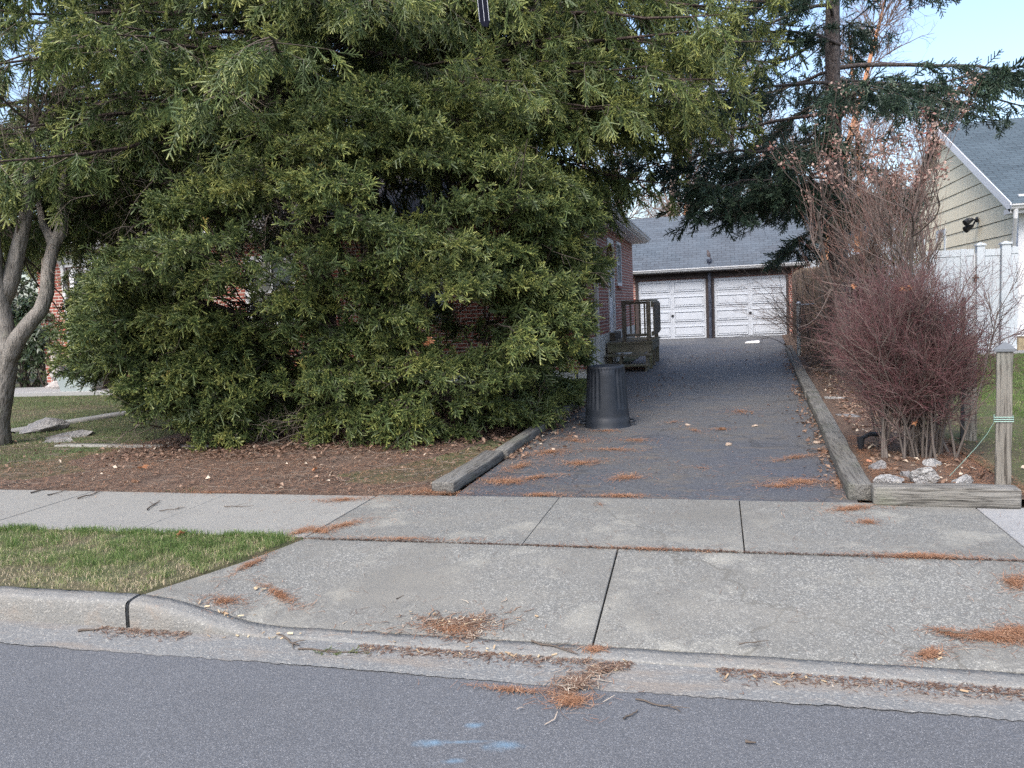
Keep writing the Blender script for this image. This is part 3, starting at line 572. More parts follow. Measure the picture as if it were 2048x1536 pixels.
# shingle-siding courses, each lapped over the one below
mb=MB(); z=.62; hh=.345
while z<npk:
    def clip(zz):
        if zz<=ne: return n0,n1
        t=(zz-ne)/(npk-ne); return n0+(nr-n0)*t,n1-(n1-nr)*t
    a0,b0=clip(z+.012); a1,b1=clip(min(z+hh,npk-.002)); 
    mb.raw([(NU-.03,a0,z+.014),(NU-.03,b0,z+.014),(NU-.012,b1,min(z+hh,npk)),(NU-.012,a1,min(z+hh,npk)),(NU-.001,a0,z+.014),(NU-.001,b0,z+.014)],[(1,0,3,2),(0,1,5,4)]); z+=hh
part(mb,'siding',M['siding'],N_)
mb=MB(); mb.box(NU-.02,NU+6,n0-.12,n0-.0,.5,ne+.05); part(mb,'front_wall',M['white'],N_)
mb=MB(); mb.box(NU,NU+6,n0-.1,n0+.02,.1,.62); mb.box(NU-.01,NU+.1,n0+.03,n1,.1,.6); part(mb,'foundation',mat('tan_foundation',(.33,.27,.17),[('noise',8,.4,.7,(.22,.18,.12),.7)],.9),N_)
sl=(npk-ne)/(nr-n0)
mb=MB(); y0=n0-.5; z0=ne-.5*sl+.06
mb.prism([(NU-.28,y0,z0),(NU-.28,nr,npk+.06),(NU-.28,n1+.4,ne-.4*(npk-ne)/(n1-nr)+.06),(NU-.28,n1+.4,ne-.4*(npk-ne)/(n1-nr)),(NU-.28,nr,npk),(NU-.28,y0,z0-.06)],(14,0,0)); rf=part(mb,'roof',M['shingle_blue'],N_)
mb=MB(); mb.prism([(NU-.30,y0-.02,z0+.015),(NU-.30,nr,npk+.075),(NU-.30,n1+.4,z0+.1),(NU-.30,n1+.4,z0-.10),(NU-.30,nr,npk-.13),(NU-.30,y0-.02,z0-.19)],(.02,0,0))
mb.prism([(NU-.279,y0,z0-.065),(NU-.279,nr,npk-.005),(NU-.279,nr,npk-.035),(NU-.279,y0,z0-.095)],(.27,0,0)); part(mb,'rake_board',M['white'],rf)
mb=MB(); gutter_prof(mb,(NU-.3,y0-.005,z0-.14),(1,0),10,(0,-1)); mb.box(NU-.3,NU+.05,y0+.0,n0-.12,z0-.2,z0-.10); part(mb,'gutter',M['gutterm'],N_)
mb=MB(); x=NU-.11; P=[(x-.1,y0-.06,z0-.12),(x-.1,y0-.05,z0-.3),(x-.03,n0-.22,z0-.85),(x+.0,n0-.17,z0-1.05),(x,n0-.17,.35),(x,n0-.3,.22)]
mb.tube(P,.045,8)
for z in (1.0,2.2): mb.tube([(x,n0-.17,z),(x,n0-.17,z+.03)],.052,8)
part(mb,'downspout',M['gutterm'],N_,smooth=False)
window(N_,'x',NU-.03,24.9,25.85,1.9,3.25,-1,f=.1,mull=False,m='vinyl',sill=False)
W=window(N_,'x',NU-.03,27.2,28.3,1.9,3.25,-1,f=.1,mull=False,m='vinyl',sill=False)
# twin floodlight on the gable
g=(NU-.05,22.0,3.22); mb=MB(); mb.lathe([(.07,0),(.07,.03),(.04,.05)],(0,0,0),12); mb.v=[v[:,[2,1,0]]*np.array([-1,1,1])+np.array(g) for v in mb.v]
FL=part(mb,'floodlight',M['black'],N_)
for (d,q) in (((-.22,-.10,-.02),.0),((-.18,.04,-.17),.3)):
    mb=MB(); c=np.array(g)+np.array(d); mb.tube([tuple(np.array(g)+np.array([-.04,0,0])),tuple(c+np.array([.08,0,.02]))],.02,6)
    V=[c+np.array([.08,-.05,.03]),c,c+np.array([-.09,-.03,-.06])]; mb.tube(V,[.035,.075,.085],12); part(mb,'lamp_head',M['black'],FL)
# a white house glimpsed further back between the shrub stems
mb=MB(); W2=thing('white_house','pale sided house glimpsed beyond the shrub stems behind the vinyl fence','house',(5,42,.1))
mb.box(1.8,9.5,42,50,.1,4.2); part(mb,'wall',M['vinyl'],W2); mb=MB(); mb.prism([(1.4,41.6,4.2),(9.9,41.6,4.2),(5.6,41.6,7.4)],(0,9,0)); part(mb,'roof',M['shingle'],W2)
for x in (3.,5.2,7.4): window(W2,'y',42,x,x+.9,1.4,2.9,-1,f=.1,mull=False,m='vinyl',sill=False)
# ------------------------------------------------------------------ white vinyl fence with gate
FV=19.2; F_=thing('vinyl_fence','white vinyl privacy fence with capped posts and a gate','fence',(5,FV,.17))
def fpanel(x0,x1,name,zt=2.40):
    mb=MB(); n=max(1,round((x1-x0)/.15)); w=(x1-x0)/n
    for i in range(n): mb.box(x0+i*w+.002,x0+(i+1)*w-.002,FV-.012,FV+.012,.30,zt-.12)
    mb.box(x0,x1,FV-.025,FV+.025,zt-.14,zt); mb.box(x0,x1,FV-.025,FV+.025,.22,.34); return part(mb,name,M['vinyl'],F_,bevel=.003)
def fpost(x,zt=2.45,w=.065):
    mb=MB(); mb.box(x-w,x+w,FV-w,FV+w,.15,zt-.04); P=part(mb,'post',M['vinyl'],F_,bevel=.005)
    mb=MB(); q=w+.02; mb.box(x-q,x+q,FV-q,FV+q,zt-.04,zt-.01); mb.raw([(x-q,FV-q,zt-.01),(x+q,FV-q,zt-.01),(x+q,FV+q,zt-.01),(x-q,FV+q,zt-.01),(x,FV,zt+.035)],[(0,1,4),(1,2,4),(2,3,4),(3,0,4)]); part(mb,'post_cap',M['vinyl'],P)
for x in (2.95,): fpost(x)
fpanel(3.02,5.06,'panel'); fpanel(5.12,5.30,'panel'); mb=MB(); mb.box(5.04,5.14,FV-.05,FV+.05,.15,2.41); part(mb,'post',M['vinyl'],F_,bevel=.004)
fpost(5.42,2.50,.075)
gt=fpanel(5.51,5.80,'gate',2.38); fpost(5.90,2.50,.085)
mb=MB(); mb.box(5.29,5.315,FV-.04,FV+.03,.3,2.3); mb.box(5.325,5.335,FV-.05,FV+.03,.3,2.3); part(mb,'gate_stile',M['gutterm'],gt)
mb=MB(); mb.box(5.26,5.38,FV-.11,FV-.05,1.78,1.81); mb.box(5.30,5.33,FV-.11,FV-.06,1.70,1.86); part(mb,'latch',M['rust'],gt)
fpanel(5.99,6.14,'panel',2.4)
# ------------------------------------------------------------------ stockade fence along the driveway
K_=thing('stockade_fence','old dark wooden stockade fence behind the brambles along the driveway','fence',(2.4,22,.17))
mb=MB(); y=14.6
while y<29.5:
    w=.12; x=2.62-.01*(y-14.6)+random.uniform(-.02,.02); t=2.35+.04*math.sin(y)+random.uniform(-.04,.04); tilt=random.uniform(-.04,.04)
    mb.prism([(x,y,.1),(x,y+w,.1),(x,y+w+tilt,t-.08),(x,y+w/2+tilt,t),(x,y+tilt,t-.08)],(.03,0,0)); y+=w+.01
part(mb,'picket',M['stockade'],K_)
mb=MB(); 
for z in (.6,1.9):
    mb=MB(); mb.prism([(2.66,14.6,z),(2.66,14.6,z+.09),(2.71,14.6,z+.09),(2.71,14.6,z)],(-.15,14.9,0)); part(mb,'rail',M['stockade'],K_)
# leaning split-rail slabs seen beside the pipe
for (yy,lx,h) in ((17.6,.12,2.2),(18.9,-.05,2.5),(20.2,.1,2.3)):
    pass
# grey metal post
Q_=thing('metal_post','grey galvanised fence post with a short arm beside the driveway edge','post',(1.76,19.28,.17))
mb=MB(); mb.tube([(0,0,0),(0,0,1.22)],.045,12); mb.build('post',M['galv'],Q_)
mb=MB(); mb.lathe([(.05,1.2),(.055,1.23),(.04,1.26),(.01,1.275)],(0,0,0),12); mb.tube([(0,0,1.19),(.33,.1,1.20)],.018,8); mb.build('cap',M['galv'],Q_)
# ------------------------------------------------------------------ timbers
def timber(name,p0,p1,w,h,label,m,group=None,z=.16,rough=True):
    p0=np.array(p0,float); p1=np.array(p1,float); L=np.linalg.norm(p1-p0); n=max(3,int(L/.35)); r=random.Random(int(L*100)); V=[];t=(p1-p0)/L; s=np.array([t[1],-t[0]])
    for i in range(n+1):
        c=p0+t*L*i/n+s*r.uniform(-.006,.006); wz=h+r.uniform(-.006,.006)
        for (a,b) in ((-.5,0),(.5,0),(.5,1),(-.5,1)): q=c+s*w*a; V.append((q[0],q[1],z+wz*b+r.uniform(-.003,.003)))
    F=[[4*i+j,4*i+(j+1)%4,4*i+4+(j+1)%4,4*i+4+j] for i in range(n) for j in range(4)]+[[3,2,1,0],[4*n,4*n+1,4*n+2,4*n+3]]
    me=mkmesh(name,V,[np.array(F)]); o=link(name,me,m); b=o.modifiers.new('b','BEVEL'); b.width=.014; b.segments=2; b.limit_method='ANGLE'; b.angle_limit=math.radians(50)
    return tag(o,label,'timber',group)
GT='landscape timbers edging the driveway'
timber('landscape_timber',(-2.13,5.86),(-2.10,7.25),.19,.092,'thick grey timber with a worn blunt end beside the sidewalk, left of the driveway',M['wood'],GT)
timber('landscape_timber',(-2.04,7.27),(-1.99,10.1),.13,.10,'narrow split grey timber between the spruce litter and the driveway',M['wood'],GT)
timber('landscape_timber',(-2.06,10.2),(-1.92,14.3),.20,.10,'mossy timber running behind the black bin towards the stoop',M['wood'],GT)
timber('landscape_timber',(.92,5.84),(1.21,11.5),.16,.12,'long straight grey timber along the right driveway edge beside the rocks',M['wood'],GT)
timber('landscape_timber',(1.215,11.6),(1.78,22.5),.17,.11,'far mossy timber along the right driveway edge near the metal post',M['wood'],GT)
timber('landscape_timber',(.985,5.765),(1.86,5.735),.14,.135,'short pale timber lying along the sidewalk in front of the rocks',M['wood_x'],GT,z=.165)
# ------------------------------------------------------------------ wooden posts
def wpost(x,y,h,w,label,cap=True):
    T=thing('wooden_post',label,'post',(x,y,.165),-.27,'short wooden posts beside the right lawn')
    n=6;V=[]
    for i in range(n+1):
        for (a,b) in ((-.5,-.5),(.5,-.5),(.5,.5),(-.5,.5)): V.append((w*a+random.uniform(-.002,.002),w*b+random.uniform(-.002,.002),h*i/n))
    F=[[4*i+j,4*i+(j+1)%4,4*i+4+(j+1)%4,4*i+4+j] for i in range(n) for j in range(4)]+[[4*n,4*n+1,4*n+2,4*n+3]]
    o=link('post_body',mkmesh('post_body',V,[np.array(F)]),M['wood_z'],T); b=o.modifiers.new('b','BEVEL'); b.width=.006; b.segments=2; b.limit_method='ANGLE'; b.angle_limit=math.radians(50)
    if cap:
        q=w/2+.012; mb=MB(); mb.box(-q,q,-q,q,h,h+.018); mb.raw([(-q,-q,h+.018),(q,-q,h+.018),(q,q,h+.018),(-q,q,h+.018),(0,0,h+.065)],[(0,1,4),(1,2,4),(2,3,4),(3,0,4)]); mb.build('post_cap',M['greencap'],T)
    return T
T=wpost(1.90,6.17,.985,.098,'weathered square post with a grey pyramid cap and green cord beside the rocks')
mb=MB()
for z in (.50,.515,.53): mb.tube([(-.056,-.058,z),(.056,-.058,z+.004),(.058,.058,z-.003),(-.058,.058,z),(-.056,-.058,z)],.003,4)
mb.tube([(-.056,-.05,.50),(-.10,.0,.40),(-.16,.05,.30),(-.25,.1,.17),(-.33,.14,.06)],.0022,4); mb.build('cord',M['cord'],T)
wpost(2.20,8.05,1.0,.115,'bare square post half hidden behind the red twigged bush',False)
S2=thing('metal_stake','thin black metal stake next to the rear wooden post','stake',(2.10,7.9,.16)); mb=MB(); mb.box(-.012,.012,-.012,.012,0,1.35); mb.box(-.02,.02,-.003,.003,1.2,1.33); mb.build('rod',M['black'],S2)
# ------------------------------------------------------------------ upturned dustbin
g=G(1212,857); C_=thing('garbage_bin','dark grey ribbed garbage bin standing upside down on the driveway','bin',(g[0]-.01,g[1]+.22,.168),math.radians(12))
K=144; zs=[0,.012,.03,.05,.10,.105,.14,.20,.215,.23,.30,.40,.50,.60,.655,.665,.685,.70,.708,.712]
def rb(z): return .262-.045*z/.71
V=[]
for z in zs:
    for k in range(K):
        a=2*PI*k/K; r=rb(z); da=((a+PI/2+PI)%(2*PI))-PI   # 0 = towards the street
        side=abs(da); flute=0
        if .22<=z<=.67:
            if .42<side<1.35 or 1.9<side<2.8:
                flute=-.013*(0.5+.5*math.cos(side*26)); 
            e=min(1,(z-.215)/.03,( .672-z)/.02 if False else 1); flute*=max(0,e)
        if .66<z<.70: flute=-.006*(0.5+.5*math.cos(a*36))
        if z<.012: r+=.008
        if z<=.03: r+=.007
        if z in(.10,): r+=.004
        if z>.70: r-= .012 if z<.71 else .03
        V.append(((r+flute)*math.cos(a),(r+flute)*math.sin(a),z))
n=len(zs); F=[[i*K+j,i*K+(j+1)%K,(i+1)*K+(j+1)%K,(i+1)*K+j] for i in range(n-1) for j in range(K)]
V+=[(.17*math.cos(2*PI*k/K),.17*math.sin(2*PI*k/K),.712) for k in range(K)]+[(.165*math.cos(2*PI*k/K),.165*math.sin(2*PI*k/K),.700) for k in range(K)]+[(0,0,.698)]
F+=[[(n-1+q)*K+j,(n-1+q)*K+(j+1)%K,(n+q)*K+(j+1)%K,(n+q)*K+j] for q in range(2) for j in range(K)]
F3=[[(n+1)*K+j,(n+1)*K+(j+1)%K,(n+2)*K] for j in range(K)]
me=mkmesh('body',V,[np.array(F),np.array(F3)],smooth=True); link('body',me,M['plastic'],C_)
for s in (-1,1):
    mb=MB(); mb.tube([(s*.25,-.075,.055),(s*.305,-.07,.05),(s*.318,0,.048),(s*.305,.07,.05),(s*.25,.075,.055)],.013,8); mb.build('handle',M['plastic'],C_,smooth=True)
mb=MB(); mb.tube([(-.03,-.240,.55),(.035,-.243,.545)],.0,4); 
# ------------------------------------------------------------------ rocks
def rock(name,c,s,label,m='rock',seed=0,group=None,cat='rock',flat=1.,rz=0,sub=3):
    import bmesh
    r=np.random.default_rng(seed); bm=bmesh.new(); bmesh.ops.create_icosphere(bm,subdivisions=sub,radius=1)
    P=np.array([v.co[:] for v in bm.verts]); k=r.normal(size=(12,3)); k/=np.linalg.norm(k,axis=1,keepdims=True); d=r.uniform(.35,.8,12)
    for kk,dd in zip(k,d):
        t=P@kk; ex=np.maximum(t-dd,0); P=P-ex[:,None]*kk*.99
    P+=r.normal(size=P.shape)*.018; P*=np.array(s); P[:,2]=np.maximum(P[:,2],-s[2]*.35)
    for v,p in zip(bm.verts,P): v.co=p
    me=bpy.data.meshes.new(name); bm.to_mesh(me); bm.free(); o=link(name,me,M[m]); o.location=(c[0],c[1],c[2]+s[2]*.33); o.rotation_euler=(0,0,rz); return tag(o,label,cat,group)
GR='rocks around the bush bed'
for i,(px,py,sx,sy,sz,lb,m) in enumerate([(1782,976,.145,.09,.075,'cream and grey rock at the left end behind the short front timber','rock'),(1852,974,.14,.10,.12,'jagged blue white rock with a pointed top behind the front timber','rock'),(1932,971,.105,.08,.065,'small low grey rock at the right end behind the front timber','rock'),(1866,938,.125,.09,.075,'smooth white rock just below the bush stems','rock'),(1757,942,.085,.07,.075,'grey blue boulder beside the long timber','rock_dark'),(1738,927,.05,.035,.03,'small orange stone beside the grey blue boulder','terracotta'),(1815,960,.08,.05,.06,'half buried dark rock between the cream and the jagged rock','rock_dark'),(1690,836,.22,.16,.05,'flat grey stone behind the long timber among dead leaves','rock_dark'),(1676,800,.2,.13,.05,'pale flat stone farther back behind the long timber','rock')]):
    g=G(px,py,.19); rock('rock',(g[0],g[1]+sy*.5,.185),(sx,sy,sz),lb,m,seed=11+i,group=GR,rz=.3*i)
for i,(px,py,sx,sy,sz,lb) in enumerate([(60,870,.42,.22,.16,'big grey stone at the foot of the leaning tree'),(130,880,.36,.15,.10,'long low grey stone right of the big one by the leaning tree'),(95,890,.25,.14,.07,'small flat stone in front by the leaning tree')]):
    g=G(px,py,.17); rock('rock',(g[0],g[1]+sy,.16),(sx,sy,sz),lb,'rock_dark',seed=41+i,group='stones by the leaning tree',rz=.3)
for i,(px,py,s,lb) in enumerate([(1510,852,.045,'round tan pebble on the driveway right of the pine cone'),(1458,890,.055,'long pale grey pebble in the middle of the driveway'),(1375,850,.045,'flat tan pebble on the driveway right of the bin'),(1632,886,.045,'brown pebble among leaves beside the right timber')]):
    g=G(px,py,.17); rock('pebble',(g[0],g[1],.168),(s,s*.6,s*.45),lb,'pebble',seed=70+i,group='pebbles on the driveway',cat='pebble',sub=2)
g=G(1447,859,.17); rock('pine_cone',(g[0],g[1],.168),(.05,.035,.035),'brown pine cone lying in needles mid driveway','cone',seed=90,cat='cone',sub=2)
g=G(272,966,.17); rock('pine_cone',(g[0],g[1],.172),(.05,.03,.03),'brown pine cone on the soil left of the spruce by the sidewalk','cone',seed=91,cat='cone',sub=2)
# paper on the driveway
g=G(1503,686,.17); mb=MB(); mb.prism([(-.2,-.12,0),(.22,-.16,0),(.26,.14,.05),(-.14,.16,.02)],(0,0,.025)); o=mb.build('paper',M['paper'],bevel=.004); o.location=(g[0],g[1],.17); tag(o,'white folded paper lying on the driveway before the garage','paper')
# garden spotlight
g=G(1722,905,.18); T=thing('garden_spotlight','black garden spotlight lying behind the long timber','spotlight',(g[0],g[1],.185),.4)
mb=MB(); mb.tube([(0,0,.02),(.0,.0,.13)],[.02,.035],10); mb.tube([(0,0,.12),(.10,.02,.15),(.24,.03,.14)],[.016,.02,.02],8); mb.build('lamp_body',M['black'],T)
# ------------------------------------------------------------------ pots at the porch
def onv(px,py,v): p=PV(px,py,v); return p
g=PV(118,778,14.75); T=thing('birdbath_pedestal','grey cast stone birdbath pedestal without a bowl standing left of the planters','pedestal',(g[0],14.75,.26))
mb=MB(); mb.lathe([(.26,0),(.27,.05),(.20,.09),(.13,.14),(.10,.17),(.12,.20),(.155,.27),(.16,.34),(.12,.42),(.105,.62),(.10,.75),(.12,.78),(.14,.80),(.14,.83),(.09,.85)],k=20); mb.build('stand',M['stone_cast'],T,smooth=False)
g=PV(160,788,14.0); T=thing('planter_box','pale rectangular planter with relief flowers on the porch slab','planter',(g[0],14.05,.26))
mb=MB(); a,b=.40,.14; c,d=.46,.17
mb.raw([(-a,-b,0),(a,-b,0),(a,b,0),(-a,b,0),(-c,-d,.3),(c,-d,.3),(c,d,.3),(-c,d,.3),(-c+.05,-d+.04,.3),(c-.05,-d+.04,.3),(c-.05,d-.04,.3),(-c+.05,d-.04,.3),(-c+.05,-d+.04,.24),(c-.05,-d+.04,.24),(c-.05,d-.04,.24),(-c+.05,d-.04,.24)],[(0,1,5,4),(1,2,6,5),(2,3,7,6),(3,0,4,7),(4,5,9,8),(5,6,10,9),(6,7,11,10),(7,4,8,11),(8,9,13,12),(9,10,14,13),(10,11,15,14),(11,8,12,15),(12,13,14,15)]); mb.build('box_body',M['planter'],T,bevel=.006)
mb=MB(); mb.box(-c-.015,c+.015,-d-.015,d+.015,.27,.269+.045); 
mb=MB()
for i in range(9):
    x=-.26+i*.065; mb.lathe([(.026,0),(.02,.012),(.005,.018)],(0,0,0),7); v=mb.v[-1]; mb.v[-1]=v[:,[0,2,1]]*np.array([1,-1,1])+np.array([x,-.149-.004,.12+.02*math.sin(i*2)])
mb.build('relief',M['planter'],T)
g=PV(195,786,14.5); T=thing('dark_planter','dark tapered planter beside the pale planter box','planter',(g[0]+.1,14.35,.26)); mb=MB(); mb.lathe([(.26,0),(.36,.30),(.39,.30),(.39,.34),(.33,.34),(.31,.28)],k=4); o=mb.build('pot_body',M['darkpot'],T,bevel=.006); o.rotation_euler=(0,0,PI/4)
g=PV(178,760,14.7); T=thing('stone_basin','round slate coloured basin behind the pale planter','basin',(g[0],14.62,.26)); mb=MB(); mb.lathe([(.30,0),(.34,.25),(.42,.45),(.44,.50),(.40,.50),(.34,.44)],k=24); mb.build('basin_body',M['slate'],T)
# ------------------------------------------------------------------ overhead cable and hanging strip
T=thing('service_cable','black service cable slanting down behind the spruces','cable',tuple(PV(1830,-60,20))); p0=np.array(PV(1830,-60,20)); p1=np.array(PV(1440,240,23.4)); mid=(p0+p1)/2+np.array([0,0,-.12])
mb=MB(); mb.tube([(0,0,0),tuple(mid-p0),tuple(p1-p0)],.016,6); mb.build('cable',M['black'],T)
p=PV(970,52,6.2); T=thing('hanging_strip','glossy black strip with pale edge lines hanging down in front of the spruce','strip',(p[0],6.2,p[2])); 
mb=MB(); w=.038; tl=-.12
pts=[(-w*.55,0,.0),(w*.55,0,-.01),(w,0,.03),(w+tl*.0,0,1.6),(-w,0,1.6),(-w,0,.035)]
mb.prism([(x-z*.055,y,z) for x,y,z in pts],(0,.012,0)); mb.build('strip_body',M['strap'],T,bevel=.002)
mb=MB()
for x in (-w,0,w): mb.tube([(x-.035*.055,-.002,.035),(x-1.6*.055,-.002,1.6)],.0016,5)
mb.build('edge_line',M['strapedge'],T)
mb=MB(); mb.tube([(-.088,.006,1.6),(-.1,.01,2.6)],.008,5); mb.build('hook',M['black'],T)
# ------------------------------------------------------------------ vegetation engine
UPZ=np.array([0,0,1.])
def curves(S,D,L,R0_,R1_,m=6,wob=.15,lift=0.,r=rng):
    """grow n curves: S (n,3) starts, D (n,3) directions, L (n) lengths"""
    n=len(S); P=np.zeros((n,m,3)); P[:,0]=S; d=nrm(D.copy()); st=(np.broadcast_to(L,(n,))/(m-1))[:,None]; lf=np.broadcast_to(lift,(n,))[:,None]
    for i in range(1,m):
        d=nrm(d+r.normal(size=(n,3))*wob+UPZ*lf/(m-1)); P[:,i]=P[:,i-1]+d*st
    t=np.linspace(0,1,m)[None]; R=np.broadcast_to(R0_,(n,))[:,None]*(1-t)+np.broadcast_to(R1_,(n,))[:,None]*t
    return P,R
def at(P,t):
    m=P.shape[1]; x=np.clip(t,0,.999)*(m-1); i=x.astype(int); f=(x-i)[:,None]; k=np.arange(len(P))
    return P[k,i]*(1-f)+P[k,i+1]*f, nrm(P[k,i+1]-P[k,i])
def kids(P,R,c,t0,t1,a0,a1,r=rng,planar=None):
    """c children per curve: start, direction, parent index, t, radius"""
    n=len(P); idx=np.repeat(np.arange(n),c); t=r.uniform(t0,t1,n*c); S,T=at(P[idx],t)
    rr=R[idx,0]*(1-t)+R[idx,-1]*t
    q=r.normal(size=(n*c,3)); q=nrm(q-(q*T).sum(1,keepdims=True)*T)
    if planar is not None:
        h=nrm(np.cross(T,UPZ)); h*=np.where(r.random(n*c)<.5,-1,1)[:,None]; q=nrm(h*planar+q*(1-planar))
    a=r.uniform(a0,a1,n*c)[:,None]; return S,nrm(T*np.cos(a)+q*np.sin(a)),idx,t,rr
def basis(X,up):
    X=nrm(X); Y=nrm(np.cross(up,X)); Z=np.cross(X,Y); return np.stack([X,Y,Z],-1)  # columns
def needle_tris(P0,P1,n,ln,wd,r,flat=.35,fwd=.75):
    """needles along segments P0->P1 (k,3); returns tris (k*n,3,3) and t"""
    k=len(P0); t=r.random((k,n)); D=nrm(P1-P0)[:,None]; q=r.normal(size=(k,n,3)); q=nrm(q-(q*D).sum(-1,keepdims=True)*D)
    B=P0[:,None]+(P1-P0)[:,None]*t[...,None]; dirn=nrm(D*fwd+q); side=nrm(np.cross(dirn,D)+.001)*wd/2
    l=ln*r.uniform(.7,1.15,(k,n,1))*(1-.35*(t[...,None]>.9))
    return np.stack([B-side,B+side,B+dirn*l],-2).reshape(-1,3,3),t
def spray(r,L=.34,ns=6,sl=.15,nn=26,nl=.021,wd=.006,flat=.3,ang=.8,core=.010):
    """template: a main shoot with side shoots; each shoot is a tapered green core bristling with needles"""
    axis=np.array([[0,0,0],[L*.34,0,-.005],[L*.68,.005,-.015],[L,0,-.03]]); segs=[(axis[0],axis[1],.0),(axis[1],axis[2],.3),(axis[2],axis[3],1.)]
    for i in range(ns):
        t=.18+.72*i/ns; s=1 if i%2 else -1; b=np.array([L*t,0,-.02*t]); a=ang*r.uniform(.7,1.15); l=sl*(1.1-.5*t)*r.uniform(.75,1.2)
        e=b+l*np.array([math.cos(a),s*math.sin(a),r.normal()*flat]); segs.append((b,e,.35+.5*t))
    P0=np.array([s[0] for s in segs]); P1=np.array([s[1] for s in segs]); age=np.array([s[2] for s in segs])
    T,t=needle_tris(P0,P1,nn,nl,wd,r,fwd=.7)
    tn=np.clip(.05+.20*age[:,None]+(.15+.45*age[:,None])*t**2+r.normal(size=t.shape)*.07,0,1).ravel(); tone=np.repeat(tn,3)
    # needle tips are lighter than their bases
    tone=tone.reshape(-1,3)+np.array([[-.02,-.02,.05]]); tone=tone.ravel()
    m=2; q=np.linspace(0,1,m); CP=P0[:,None]+(P1-P0)[:,None]*q[None,:,None]; CR=core*np.array([1.,.75])[None]*np.ones((len(P0),1))
    V,F=tubes(CP,CR,3); ct=np.clip(.02+.16*age[:,None,None]+(.10+.35*age[:,None,None])*(q[None,:,None]**2)+0*np.zeros((1,1,3)),0,1).ravel()
    tri=np.concatenate([F[:,[0,1,2]],F[:,[0,2,3]]]); 
    VV=np.concatenate([T.reshape(-1,3),V[tri].reshape(-1,3)]); TT=np.concatenate([tone,ct[tri].ravel()])
    tw0=np.array([[axis[0],axis[2]]]); return VV,TT,tw0
def place(tm,twm,templates,S,X,up,scale,tonei,r=rng,twr=.0016,twt=.3):
    which=r.integers(0,len(templates),len(S)); Bm=basis(X,up)
    for w,(V,tn,tw) in enumerate(templates):
        k=np.where(which==w)[0]
        if not len(k): continue
        o=np.einsum('kij,vj->kvi',Bm[k],V)*scale[k][:,None,None]+S[k][:,None]
        tm.tris(o,np.clip(tn[None]+tonei[k][:,None],0,1.3))
        if twm is not None:
            q=np.einsum('kij,vj->kvi',Bm[k],tw.reshape(-1,3))*scale[k][:,None,None]+S[k][:,None]
            twm.tubes(q.reshape(-1,2,3),np.full((len(k)*len(tw),2),twr),3,twt)
rt=np.random.default_rng(3)
SPR=[spray(rt,.30,8,.105,20,.0205,.0052,flat=.4,core=.0065) for _ in range(8)]
HED=[spray(rt,.17,6,.068,17,.0165,.0048,flat=.6,ang=.85,core=.0055) for _ in range(8)]
FIR=[spray(rt,.28,8,.09,14,.020,.0080,flat=.35,core=.008) for _ in range(6)]
